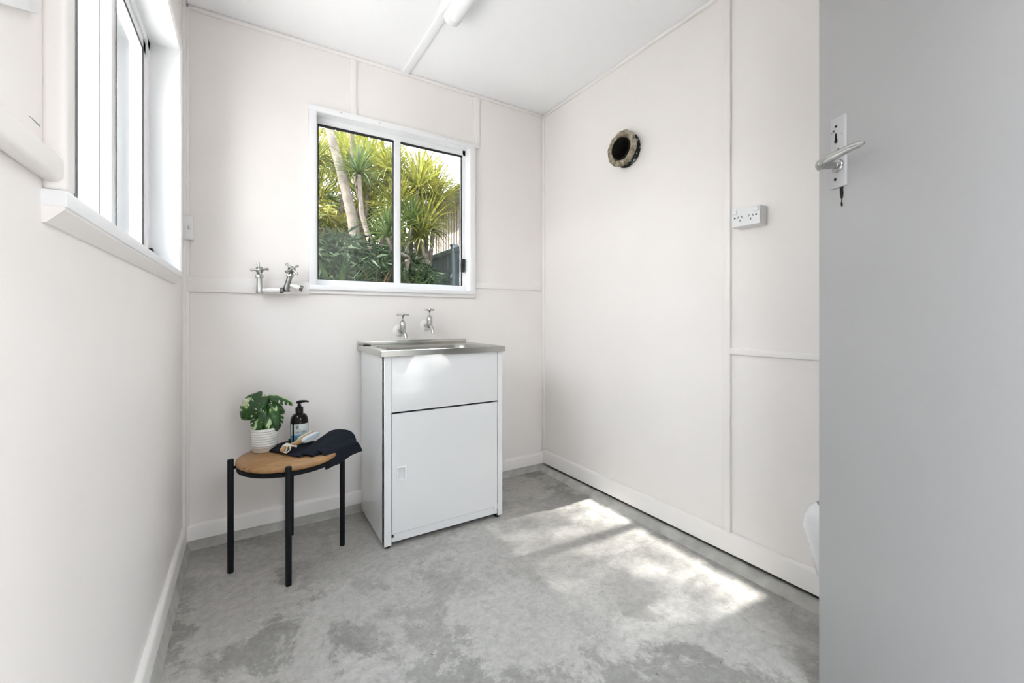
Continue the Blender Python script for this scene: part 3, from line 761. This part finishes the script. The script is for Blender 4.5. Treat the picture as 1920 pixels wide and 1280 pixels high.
for at, nn, td, ln, wd, sd0 in LV:
    place_leaf(at, nn, td, ln, wd, sd0)
    a = Vector(at); base = Vector((a.x * .35, a.y * .35, .086)); midp = base.lerp(a, .6) + Vector((0, 0, .02))
    b = bm_new(); tube(b, [base, base.lerp(midp, .55) + Vector((0, 0, .008)), midp, a], [0.0026, 0.0024, 0.002, 0.0016], 8)
    obj('leaf_stalk', b, 'stem', plant, 60)

# ------------------------------------------------------------------ pump bottle
BX, BY, BR = 0.207, 2.205, 0.0385
bot = thing('soap_bottle', 'dark amber pump soap bottle with a pale blue label', 'bottle', (BX, BY, STOP))
b = bm_new(); lathe(b, [(0.034, 0), (BR, .004), (BR, .110)] + [(BR * math.cos(a) * .62 + BR * .38, .110 + .038 * math.sin(a)) for a in (R(20), R(40), R(60), R(80))] + [(0.0145, .150), (0.0145, .156)], 48)
obj('bottle_body', b, 'bottle', bot, 50)
b = bm_new(); lathe(b, [(0.0168, .152), (0.0168, .174), (0.014, .177), (0.0085, .178), (0.0085, .187), (0.0055, .188), (0.0055, .196)], 28)
obj('collar', b, 'pump', bot, 40)
ya = R(-18)
hdv = Vector((math.cos(ya), math.sin(ya), 0))
b = bm_new(); lathe(b, [(0.010, .193), (0.0125, .195), (0.0128, .203), (0.009, .206), (0, .2065)], 20)
tube(b, [Vector((0, 0, .2005)), hdv * .02 + Vector((0, 0, .2025)), hdv * .034 + Vector((0, 0, .2015)), hdv * .040 + Vector((0, 0, .197))], [0.0075, 0.0058, 0.0045, 0.0032], 12)
obj('pump_head', b, 'pump', bot, 50)
ca = math.atan2(-2.2, -0.2) + R(16)            # label centre faces the room
def wrap(u, z, off=0.0): # u: metres along the label from its centre
    a = ca + u / BR
    return Vector(((BR + off) * math.cos(a), (BR + off) * math.sin(a), z))
b = bm_new(); n = 24; w = 0.034
A = [b.verts.new(wrap(-w + 2 * w * i / n, .012, .0004)) for i in range(n + 1)]; B = [b.verts.new(wrap(-w + 2 * w * i / n, .104, .0004)) for i in range(n + 1)]
for i in range(n): b.faces.new((A[i], A[i + 1], B[i + 1], B[i]))
lb = obj('label', b, 'label', bot, 60)
tag(lb, 'pale blue printed label reading NATURAL')
b = bm_new()
A = [b.verts.new(wrap(-.0555 + .013 * i / 6, .012, .0004)) for i in range(7)]; B = [b.verts.new(wrap(-.0555 + .013 * i / 6, .104, .0004)) for i in range(7)]
for i in range(6): b.faces.new((A[i], A[i + 1], B[i + 1], B[i]))
obj('back_label', b, 'label', bot, 60)
def print_rect(bm, u0, u1, z0, z1, off=.0008, k=4):
    A = [bm.verts.new(wrap(u0 + (u1 - u0) * i / k, z0, off)) for i in range(k + 1)]; B = [bm.verts.new(wrap(u0 + (u1 - u0) * i / k, z1, off)) for i in range(k + 1)]
    for i in range(k): bm.faces.new((A[i], A[i + 1], B[i + 1], B[i]))
b = bm_new(); print_rect(b, -.026, -.013, .086, .098)
lg = obj('emblem', b, 'ink', lb)
b = bm_new()
for u in (-.0235, -.0195, -.0155 ): print_rect(b, u - .0006, u + .0006, .089, .0945, .0011, 1)
print_rect(b, -.0235, -.0155, .094, .0952, .0011, 2)
obj('emblem_mark', b, 'label', lb)
b = bm_new(); print_rect(b, -.025, -.002, .079, .0805); print_rect(b, -.025, .020, .0565, .0582); print_rect(b, -.025, .012, .0535, .0545)
obj('small_print', b, 'ink_grey', lb)
fc = bpy.data.curves.new('lettering', 'FONT'); fc.body = 'NATURAL'; fc.size = 0.0165; fc.align_x = 'LEFT'
fo = bpy.data.objects.new('lettering', fc); C.objects.link(fo)
dg = bpy.context.evaluated_depsgraph_get(); dg.update()
me = bpy.data.meshes.new_from_object(fo.evaluated_get(dg)); bpy.data.objects.remove(fo)
b = bm_new(); b.from_mesh(me); bpy.data.meshes.remove(me)
wmax = max(v.co.x for v in b.verts); wmin = min(v.co.x for v in b.verts)
bmesh.ops.triangulate(b, faces=b.faces)
for v in b.verts:
    u = -.025 + (v.co.x - wmin) / (wmax - wmin) * .046
    v.co = wrap(u, .0625 + v.co.y, .0009)
obj('lettering', b, 'ink', lb)

# ------------------------------------------------------------------ towel, folded on the stool and hanging over its edge
def cloth(name, fn, nu, nv, parent, th=0.005):
    b = bm_new(); G = [[b.verts.new(fn(i / nu, j / nv)) for j in range(nv + 1)] for i in range(nu + 1)]
    for i in range(nu):
        for j in range(nv): b.faces.new((G[i][j], G[i + 1][j], G[i + 1][j + 1], G[i][j + 1]))
    o = obj(name, b, 'towel', parent, 80)
    md = o.modifiers.new('thick', 'SOLIDIFY'); md.thickness = th; md.offset = 1.0
    md = o.modifiers.new('soft', 'SUBSURF'); md.levels = 1; md.render_levels = 1
    return o
tw = thing('hand_towel', 'black cotton towel folded on the oak stool and hanging over its edge', 'towel', (0.22, 2.08, STOP))
TO = Vector((0.22, 2.08, STOP))
def bil(p00, p10, p01, p11, u, v):
    return (Vector(p00) * (1 - u) + Vector(p10) * u) * (1 - v) + (Vector(p01) * (1 - u) + Vector(p11) * u) * v
def wr(u, v, s, amp):
    return amp * noise.noise(Vector((u * 5 + s, v * 4, s * 1.7)))
def flat(u, v):       # flat two-layer fold under the brush
    p = bil((0.058, 2.195, 0), (0.190, 1.985, 0), (0.150, 2.262, 0), (0.335, 2.115, 0), u, v)
    z = STOP + .004 + .010 * (0.5 + 0.5 * noise.noise(Vector((u * 3, v * 3, 4)))) + .010 * v * u
    e = min(u, 1 - u, v, 1 - v) * 12
    z -= .006 * (1 - min(1, e))
    return Vector((p.x, p.y, z)) - TO
cloth('folded_layer', flat, 22, 18, tw, .006)
def hump(u, v):       # loop of cloth thrown over, open towards the room
    # v runs along the ridge (front to back), u across the loop
    f0 = Vector((0.200, 2.000, 0)); f1 = Vector((0.372, 2.165, 0)); base = f0.lerp(f1, v)
    hgt = .004 + .052 * v ** 0.8
    wdt = .028 + .050 * v
    a = math.pi * (1.12 * u - .06)
    d = Vector((0.75, -0.66, 0)).normalized()
    off = -math.cos(a) * wdt; z = STOP + .005 + max(0, math.sin(a)) * hgt + wr(u, v, 2.0, .006) * v
    return base + d * (off + .012) + Vector((0, 0, z)) - TO
cloth('loop_fold', hump, 24, 14, tw, .006)
def tail(u, v):       # the end that hangs over the edge; u outwards/down, v across
    a = Vector((0.252, 1.992, 0)).lerp(Vector((0.372, 2.120, 0)), v)
    d = Vector((0.80, -0.60, 0))
    prof_ = [(0, .010), (.03, .014), (.050, .010), (.068, -.004), (.077, -.022), (.082, -.040), (.086, -.055)]
    k = u * (len(prof_) - 1); i = min(int(k), len(prof_) - 2); t_ = k - i
    s_ = prof_[i][0] * (1 - t_) + prof_[i + 1][0] * t_; z = prof_[i][1] * (1 - t_) + prof_[i + 1][1] * t_
    s_ = s_ * (0.45 + .75 * v) + .008 * math.sin(v * 7) * u
    z = z * (1.05 - .2 * v) + (.010 * v if u < .5 else .012 * v) + wr(u, v, 5.0, .006)
    return a + d * s_ + Vector((0, 0, STOP + z)) - TO
cloth('hanging_end', tail, 22, 16, tw, .007)

# ------------------------------------------------------------------ brush
brush = thing('foot_brush', 'beech brush with pale pumice pad and cotton cord on the towel', 'brush', (0.19, 2.10, STOP))
p0 = Vector((0.125, 2.050, STOP + .030)); p1 = Vector((0.272, 2.150, STOP + .058)); BO = Vector((0.19, 2.10, STOP))
fw = (p1 - p0).normalized(); sd_ = fw.cross(Vector((0, 0, 1))).normalized(); upv = sd_.cross(fw)
Lh = (p1 - p0).length
b = bm_new(); rings = []
for t_, w, th in ((-.03, .004, .003), (-.02, .0085, .006), (0.0, .0115, .008), (.08, .0115, .008), (.2, .009, .007), (.38, .0095, .0065), (.52, .014, .0065), (.62, .0165, .0065), (.9, .0165, .0065), (.97, .014, .006), (1.0, .007, .004)):
    c_ = p0 + fw * (Lh * t_) - BO
    rings.append([b.verts.new(c_ + sd_ * th * math.cos(a) + upv * w * math.sin(a)) for a in [2 * math.pi * i / 16 for i in range(16)]])
for A, B in zip(rings, rings[1:]):
    for i in range(16): b.faces.new((A[i], A[(i + 1) % 16], B[(i + 1) % 16], B[i]))
b.faces.new(rings[0]); b.faces.new(rings[-1][::-1])
obj('handle', b, 'beech', brush, 50)
def pad(side, d0, d1, z, t0, t1, w):
    b = bm_new(); rs = []
    for d_, k in ((d0, 1.0), (d1 - .004, 1.0), (d1, .8)):
        lp = []
        for i in range(28):
            a = 2 * math.pi * i / 28; ca_ = math.cos(a); sa_ = math.sin(a)
            tt = (t0 + t1) / 2 * Lh + (math.copysign(abs(ca_) ** .55, ca_)) * (t1 - t0) / 2 * Lh * (1 - (1 - k) * .3)
            lp.append(b.verts.new(p0 - BO + fw * tt + sd_ * side * d_ + upv * (z + math.copysign(abs(sa_) ** .7, sa_) * w * k)))
        rs.append(lp)
    for A, B in zip(rs, rs[1:]):
        for i in range(28): b.faces.new((A[i], A[(i + 1) % 28], B[(i + 1) % 28], B[i]))
    b.faces.new(rs[0]); b.faces.new(rs[-1][::-1]); return b
obj('pumice_pad', pad(1, .005, .024, -.001, .52, 1.0, .0135), 'pumice', brush, 50)
obj('bristle_pad', pad(-1, .005, .022, .000, .52, 1.0, .0135), 'bristle', brush, 50)
b = bm_new(); q = p0 - BO + fw * .004
tube(b, [q + (sd_ * math.cos(a) * .0115 + upv * math.sin(a) * .0145) + fw * (.012 + .004 * math.sin(2 * a)) for a in [R(x) for x in range(0, 361, 20)]], .0028, 8)
tube(b, [q + sd_ * .010 + upv * .008 + fw * .012, q + sd_ * .022 + upv * .012 + fw * .02, q + sd_ * .030 - upv * .002 + fw * .014, q + sd_ * .022 - upv * .012, q + sd_ * .008 - upv * .010 - fw * .002], .0028, 8)
tube(b, [q + upv * .013 + fw * .010, q + sd_ * .012 + upv * .013 + fw * .022, q + sd_ * .026 + fw * .034 + upv * .004, q + sd_ * .032 + fw * .044 - upv * .002], [.003, .003, .0032, .0045], 8)
tube(b, [q + upv * .014 + fw * .014, q - sd_ * .004 + upv * .016 + fw * .024, q + sd_ * .008 + upv * .012 + fw * .030], .0028, 8)
obj('cord', b, 'rope', brush, 60)

# ------------------------------------------------------------------ bin behind the door
bn = thing('waste_bin', 'white plastic bin with a bulging white bag behind the door', 'bin', (1.610, 0.610, 0))
b = bm_new(); lathe(b, [(0.038, 0), (0.040, .012), (0.040, .02), (0.043, .18), (0.075, .33), (0.073, .33), (0.040, .185), (0, .185)], 36); obj('bin_body', b, 'bin', bn, 40)
b = bm_new(); lathe(b, [(0.047, .205), (0.052, .21), (0.071, .29), (0.083, .335), (0.087, .365), (0.083, .395), (0.068, .425), (0.05, .44), (0.042, .43), (0.040, .35)], 48, None, 0.035); obj('bin_bag', b, 'bag', bn, 70)

# ------------------------------------------------------------------ outside
b = bm_new(); box(b, -14, 14, -8, 22, -0.5, -0.16)
o = obj('ground', b, 'soilground'); o['kind'] = 'structure'; o['label'] = 'garden ground outside'

def rosette(seed, n, length, wid, droop, up0=85, spread=1.0):
    r_ = random.Random(seed); b = bm_new()
    for i in range(n):
        f_ = i / n
        az = i * 2.39996 + r_.uniform(-.25, .25)
        el = R(up0 - 95 * spread * f_ ** 0.9 + r_.uniform(-9, 9))
        ln = length * r_.uniform(.75, 1.1) * (0.75 + .35 * math.sin(f_ * math.pi * .8 + .4))
        dr_ = droop * (0.35 + f_) * r_.uniform(.6, 1.3)
        h_ = Vector((math.cos(az), math.sin(az), 0)); side = Vector((-math.sin(az), math.cos(az), 0))
        p = h_ * .015 + Vector((0, 0, .02)); SEG = 5; pv = None; e_ = el
        for s in range(SEG + 1):
            t_ = s / SEG; w = wid * (0.55 + 1.1 * t_ if t_ < .35 else 1.0 - ((t_ - .35) / .65) ** 1.6) * .5
            w = max(w, .0004)
            nv = h_ * -math.sin(e_) + Vector((0, 0, math.cos(e_)))
            cur = (b.verts.new(p - side * w + nv * w * .35), b.verts.new(p), b.verts.new(p + side * w + nv * w * .35))
            if pv:
                b.faces.new((pv[0], pv[1], cur[1], cur[0])); b.faces.new((pv[1], pv[2], cur[2], cur[1]))
            pv = cur
            p = p + (h_ * math.cos(e_) + Vector((0, 0, math.sin(e_)))) * (ln / SEG); e_ -= dr_ / SEG
    me = bpy.data.meshes.new('leaf_head'); b.to_mesh(me); b.free()
    for f in me.polygons: f.use_smooth = True
    return me
RS = [rosette(i, 130, .58, .021, .9) for i in range(4)]
RD = [rosette(10 + i, 95, .50, .021, .7) for i in range(2)]
for me in RS: me.materials.append(M['spike'])
for me in RD: me.materials.append(M['spike_dark'])
def head(parent, me, p, sc, tilt, rz):
    o = bpy.data.objects.new('leaf_head', me); C.objects.link(o); o.parent = parent; o.location = p
    o.scale = (sc,) * 3; o.rotation_euler = (tilt[0], tilt[1], rz); return o
def dracaena(label, base, trunks, mats):
    t = thing('dragon_tree', label, 'tree', base)
    B_ = Vector(base)
    for pts, r0, r1, hd in trunks:
        pts = [Vector(p) - B_ for p in pts]; k = len(pts)
        b = bm_new(); tube(b, pts, [r0 + (r1 - r0) * i / (k - 1) for i in range(k)], 10)
        obj('branch', b, 'bark', t, 60)
        if hd:
            me, sc, tilt = hd; head(t, me, pts[-1], sc, tilt, rnd.uniform(0, 6))
    return t
G0 = -0.16
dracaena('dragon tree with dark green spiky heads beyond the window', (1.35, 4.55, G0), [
    ([(1.35, 4.55, G0), (1.33, 4.6, .8), (1.50, 4.55, 1.72), (1.40, 4.45, 1.72), (1.262, 4.4, 1.76), (1.235, 4.4, 1.88)], .035, .018, (RD[0], .82, (.05, -.08))),
    ([(1.35, 4.55, G0), (1.25, 4.8, 1.2), (1.16, 4.85, 1.9), (1.07, 4.85, 2.2), (1.045, 4.85, 2.62)], .04, .02, (RD[1], .85, (.0, .0))),
    ([(1.35, 4.55, G0), (1.55, 4.8, 1.2), (1.60, 4.9, 1.9), (1.66, 4.9, 2.14)], .035, .02, (RD[0], .85, (.1, .1)))], None)
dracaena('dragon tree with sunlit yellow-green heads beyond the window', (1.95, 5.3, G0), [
    ([(1.95, 5.3, G0), (1.9, 5.3, 1.4), (1.80, 5.2, 2.2), (1.83, 5.2, 2.66)], .045, .022, (RS[0], 1.0, (.0, .12))),
    ([(1.95, 5.3, G0), (1.9, 5.2, 1.2), (1.92, 5.1, 1.7), (1.90, 5.05, 2.14)], .04, .02, (RS[1], .92, (.15, .15))),
    ([(1.95, 5.3, G0), (1.8, 5.5, 1.4), (1.62, 5.6, 2.3), (1.60, 5.6, 2.95)], .045, .022, (RS[2], 1.0, (.0, -.1))),
    ([(1.95, 5.3, G0), (1.9, 5.6, 1.4), (1.95, 5.8, 2.4), (2.06, 5.8, 2.98)], .04, .02, (RS[3], .95, (.0, .2))),
    ([(1.95, 5.3, G0), (1.72, 5.2, 1.3), (1.60, 5.2, 2.0), (1.58, 5.2, 2.36)], .04, .02, (RS[0], .9, (.1, .0))),
    ([(1.95, 5.3, G0), (1.80, 5.0, 1.2), (1.86, 4.9, 1.65), (1.75, 4.9, 1.98)], .035, .02, (RS[3], .75, (.3, .1))),
    ([(1.95, 5.3, G0), (1.85, 5.5, 1.4), (1.88, 5.6, 2.2), (2.02, 5.6, 2.45)], .04, .02, (RS[1], 1.0, (.1, .25))),
    ([(1.95, 5.3, G0), (1.75, 5.6, 1.4), (1.70, 5.8, 2.4), (1.72, 5.8, 2.80)], .04, .02, (RS[3], 1.0, (.0, -.1))),
    ([(1.95, 5.3, G0), (2.0, 5.3, 1.4), (2.08, 5.3, 2.2), (2.10, 5.3, 2.52)], .04, .02, (RS[2], .95, (.0, .25))),
    ([(1.95, 5.3, G0), (2.0, 5.4, 1.4), (2.05, 5.5, 2.4), (2.20, 5.5, 2.86)], .04, .02, (RS[0], .9, (.0, .3))),
    ([(1.95, 5.3, G0), (1.95, 5.5, 1.4), (2.02, 5.6, 1.9), (2.0, 5.6, 2.14)], .04, .02, (RS[2], .85, (.2, .2)))], None)
dracaena('dragon tree with pale yellow heads behind the leaning trunk', (1.25, 6.2, G0), [
    ([(1.25, 6.2, G0), (1.3, 6.2, 1.6), (1.42, 6.1, 2.6), (1.45, 6.1, 3.15)], .045, .022, (RS[1], 1.15, (.0, .0))),
    ([(1.25, 6.2, G0), (1.5, 6.2, 1.6), (1.72, 6.2, 2.4), (1.78, 6.2, 2.98)], .045, .022, (RS[2], 1.1, (.0, .15))),
    ([(1.25, 6.2, G0), (1.1, 6.3, 1.5), (1.2, 6.4, 2.2), (1.55, 6.4, 2.60)], .045, .022, (RS[3], 1.1, (.1, .2))),
    ([(1.25, 6.2, G0), (1.0, 6.3, 1.5), (0.82, 6.2, 2.2), (0.80, 6.1, 2.52)], .045, .022, (RS[0], 1.0, (.1, -.2))),
    ([(1.25, 6.2, G0), (1.1, 6.1, 1.5), (1.05, 6.0, 2.3), (1.10, 6.0, 2.95)], .045, .022, (RS[2], 1.1, (.0, .0))),
    ([(1.25, 6.2, G0), (1.0, 6.0, 1.5), (0.75, 5.9, 2.5), (0.72, 5.9, 3.0)], .045, .022, (RS[1], 1.0, (.0, -.1))),
    ([(1.25, 6.2, G0), (1.4, 6.4, 1.5), (1.4, 6.5, 2.1), (1.36, 6.5, 2.36)], .045, .022, (RS[1], 1.1, (.2, .0))),
    ([(1.25, 6.2, G0), (1.2, 6.6, 1.5), (1.25, 6.7, 2.5), (1.30, 6.7, 3.3)], .045, .022, (RS[0], 1.15, (.1, -.2)))], None)
# leaning pale trunk
lt = thing('leaning_tree', 'leaning grey tree trunk among the spiky heads', 'tree', (1.12, 4.95, G0))
b = bm_new(); tube(b, [(0, 0, 0), (-.01, 0, 1.0), (-.06, 0, 1.9), (-.13, .0, 2.35), (-.24, 0, 2.8), (-.38, 0, 3.3), (-.52, .0, 3.9)], [.085, .075, .068, .060, .050, .042, .03], 12)
obj('trunk', b, 'bark', lt, 60)
b = bm_new(); tube(b, [(-.06, 0, 1.9), (-.02, .05, 2.5), (-.10, .08, 3.0), (-.14, .08, 3.8)], [.045, .034, .03, .02], 10)
obj('branch', b, 'bark2', lt, 60)

def leafball(seed, n, rx, ry, rz_, ls, lw, hollow=0.4):
    r_ = random.Random(seed); b = bm_new()
    for i in range(n):
        d = Vector((r_.gauss(0, 1), r_.gauss(0, 1), r_.gauss(0, 1))).normalized() * (hollow + (1 - hollow) * r_.random() ** .6)
        p = Vector((d.x * rx, d.y * ry, d.z * rz_))
        a = Vector((r_.gauss(0, 1) + d.x, r_.gauss(0, 1) + d.y, r_.gauss(0, .8) - .2)).normalized(); s_ = a.cross(Vector((r_.gauss(0, 1), r_.gauss(0, 1), r_.gauss(0, 1)))).normalized()
        l_ = ls * r_.uniform(.6, 1.2); w = lw * r_.uniform(.7, 1.2)
        q = [p, p + a * l_ * .45 + s_ * w, p + a * l_ + Vector((0, 0, -l_ * .15)), p + a * l_ * .45 - s_ * w]
        b.faces.new([b.verts.new(v) for v in q])
    return b
def crown(seed, n, rx, ry, rz_, ls, lw):
    r_ = random.Random(seed); b = bm_new(); k = 0
    while k < n:
        p = Vector((r_.uniform(-1, 1), r_.uniform(-1, 1), r_.uniform(-1, 1)))
        if abs(p.x) ** 4 + p.y ** 4 + p.z ** 4 > 1: continue
        k += 1; p = Vector((p.x * rx, p.y * ry, p.z * rz_))
        a = Vector((r_.gauss(0, 1), r_.gauss(0, 1), r_.gauss(0, 1))).normalized(); s_ = a.cross(Vector((r_.gauss(0, 1), r_.gauss(0, 1), r_.gauss(0, 1)))).normalized()
        l_ = ls * r_.uniform(.7, 1.2); w = lw * r_.uniform(.7, 1.2)
        b.faces.new([b.verts.new(v) for v in (p, p + a * l_ * .45 + s_ * w, p + a * l_, p + a * l_ * .45 - s_ * w)])
    return b
def shrub(name, label, base, z, rx, ry, rz_, n, ls, lw, m, seed, cat='shrub', group=None):
    t = thing(name, label, cat, base, group=group)
    o = obj('foliage', leafball(seed, n, rx, ry, rz_, ls, lw), m, t); o.location = (0, 0, z - base[2])
    b = bm_new(); 
    for k in range(3):
        a = k * 2.1 + seed
        tube(b, [(0, 0, 0), (math.cos(a) * rx * .2, math.sin(a) * ry * .2, (z - base[2]) * .6), (math.cos(a) * rx * .45, math.sin(a) * ry * .45, z - base[2])], [.03, .022, .01], 7)
    obj('stem', b, 'bark2', t, 60)
    return t
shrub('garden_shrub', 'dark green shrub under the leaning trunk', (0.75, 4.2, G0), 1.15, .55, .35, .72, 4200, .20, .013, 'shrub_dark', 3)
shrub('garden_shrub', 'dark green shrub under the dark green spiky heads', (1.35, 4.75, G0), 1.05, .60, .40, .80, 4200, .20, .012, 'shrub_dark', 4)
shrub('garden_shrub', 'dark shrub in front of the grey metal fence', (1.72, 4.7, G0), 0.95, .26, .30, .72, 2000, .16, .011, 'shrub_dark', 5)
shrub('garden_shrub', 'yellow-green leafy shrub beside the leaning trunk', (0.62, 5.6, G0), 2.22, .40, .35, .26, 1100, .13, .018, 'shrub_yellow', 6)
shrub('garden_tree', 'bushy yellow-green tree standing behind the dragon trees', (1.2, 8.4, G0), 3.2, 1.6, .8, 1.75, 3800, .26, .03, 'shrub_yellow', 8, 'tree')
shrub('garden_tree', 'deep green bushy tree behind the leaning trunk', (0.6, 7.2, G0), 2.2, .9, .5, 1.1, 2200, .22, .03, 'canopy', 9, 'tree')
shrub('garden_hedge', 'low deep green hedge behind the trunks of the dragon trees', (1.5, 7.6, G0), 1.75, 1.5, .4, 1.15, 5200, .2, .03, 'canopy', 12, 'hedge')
# strap-leaved dark undergrowth
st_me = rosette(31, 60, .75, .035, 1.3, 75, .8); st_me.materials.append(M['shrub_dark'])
st_dry = rosette(32, 46, .62, .026, 1.2, 80, .7); st_dry.materials.append(M['frond_dry'])
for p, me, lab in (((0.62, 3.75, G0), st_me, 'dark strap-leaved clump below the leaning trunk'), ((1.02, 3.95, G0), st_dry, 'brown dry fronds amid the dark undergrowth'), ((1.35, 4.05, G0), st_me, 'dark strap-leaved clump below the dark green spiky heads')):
    t = thing('strap_plant', lab, 'plant', p)
    b = bm_new(); tube(b, [(0, 0, 0), (.03, 0, .7), (.0, .02, 1.28)], [.06, .05, .035], 9); obj('stem', b, 'bark2', t, 60)
    head(t, me, (0, .02, 1.26), .85, (0, 0), 0.4)
# neighbour's house
nh = thing('neighbour_house', 'brown clad house with a pale gutter beyond the fence', 'house', (4.0, 7, G0 + .0))
b = bm_new(); box(b, 0, 4, -6, 3.1, 0, 3.9); obj('house_wall', b, 'house', nh)
for k in range(30):
    obj('cladding_batten', box(bm_new(), -.02, .001, -1.4 + k * .15, -1.37 + k * .15, 0, 3.78), 'house', nh)
obj('soffit', box(bm_new(), -.55, .02, -6.4, 3.5, 3.75, 3.80), 'house', nh)
b = bm_new(); box(b, -.60, -.50, -6.4, 3.5, 3.75, 3.97, .01, 2); obj('gutter', b, 'fascia', nh, 40)
b = bm_new(); A = [b.verts.new((x, y, z)) for y in (-6.4, 3.5) for x, z in ((-.58, 3.95), (2.2, 4.96), (5, 3.95), (5, 3.87), (2.2, 4.88), (-.58, 3.87))]
for i in range(6): b.faces.new((A[i], A[(i + 1) % 6], A[6 + (i + 1) % 6], A[6 + i]))
b.faces.new(A[:6]); b.faces.new(A[6:][::-1]); obj('roof', b, 'roof', nh)
# fence
fn = thing('metal_fence', 'grey-blue metal fence with flat rails beside the house', 'fence', (2.42, 7.0, G0))
for k in range(56):
    y = -3.5 + k * .115
    obj('fence_panel', box(bm_new(), -.008 if k % 2 else -.018, .012 if k % 2 else .002, y, y + .112, 0, 2.12), 'fence', fn)
obj('rail', box(bm_new(), -.03, .03, -3.5, 2.95, 2.10, 2.17, .006, 1), 'fence', fn); obj('rail', box(bm_new(), -.03, .03, -3.5, 2.95, 0, .06), 'fence', fn)
for y in (-3.4, -1.63, .4, 2.4):
    p_ = obj('post', box(bm_new(), -.05, .03, y - .035, y + .035, 0, 2.20, .004, 1), 'fence', fn)
    obj('post_cap', box(bm_new(), -.056, .036, y - .041, y + .041, 2.195, 2.215), 'roof', p_)
# white side wall seen through the tall window, then unseen pieces added to shape the daylight
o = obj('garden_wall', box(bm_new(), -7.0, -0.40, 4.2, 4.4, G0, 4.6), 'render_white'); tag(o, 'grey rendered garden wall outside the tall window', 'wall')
o = obj('garden_wall', box(bm_new(), -0.75, -0.60, 4.4, 7.2, G0, 3.40), 'render_white'); tag(o, 'added grey wall out of view, shading the planting bed', 'wall')  # wall added out of view to keep the sun off the planting
o = obj('path', box(bm_new(), -6.5, XL - T, -6.0, 4.2, G0 - .1, G0 + .04), 'path'); o['kind'] = 'structure'; o['label'] = 'added pale slab outside the tall window, bouncing sun indoors'  # slab added out of view to throw sunlight up to the ceiling
# unseen walls added outside the doorway to cut sun and pane reflections
yd = thing('added_yard_wall', 'added walls outside the doorway, blocking sun and pane reflections', 'wall', (0.7, -1.8, G0))
obj('back_wall', box(bm_new(), -2.0, 3.0, -1.1, -1.0, 0, 2.72), 'yard', yd)
obj('side_wall', box(bm_new(), -2.1, -2.0, -1.1, 1.35, 0, 2.5), 'yard', yd)
o = obj('bounce_paving', box(bm_new(), XL - T, 3.7, -2.8, YF - T, G0 - .1, G0 + .04), 'path'); o['kind'] = 'structure'; o['label'] = 'added pale paving outside the doorway, bouncing daylight in'  # paving added to bounce daylight in at the doorway
# unseen tree added so its crown thins the sun patch on the floor
shade = thing('added_shade_tree', 'added leafy tree out of view, thinning the sun through the tall window', 'tree', (-4.3, 2.9, G0))
o = obj('foliage', crown(43, 28000, .45, 3.0, .58, .07, .018), 'canopy', shade); o.location = (.3, -1.1, 4.80 - G0)
b = bm_new(); tube(b, [(0, 0, 0), (.05, 0, 2.4), (.2, -.3, 3.6), (.3, -1.1, 4.8)], [.12, .10, .07, .03], 10)
tube(b, [(.05, 0, 2.4), (.2, .5, 3.8), (.3, 1.2, 4.8)], [.08, .05, .02], 8)
obj('trunk', b, 'bark', shade, 60)
for x, z in ((0.42, 2.125), (0.62, 2.121), (1.02, 2.124)):
    obj('nail', lathe(bm_new(), [(.0022, 0), (.0022, .0016), (0, .002)], 8, Matrix.Translation((x, fy - .0008, z)) @ Matrix.Rotation(R(90), 4, 'X')), 'ink_grey', win)
b = bm_new()
prism(b, [(0.8122, 1.3118), (0.8287, 1.3126), (0.8479, 1.3124), (0.8459, 1.3106), (0.8287, 1.3114)], Matrix(((0, 0, 1, XL), (1, 0, 0, 0), (0, 1, 0, 0), (0, 0, 0, 1))), .0006)
tag(obj('scuff_mark', b, 'ink_grey', wall_left), 'dark scratch in the paint')
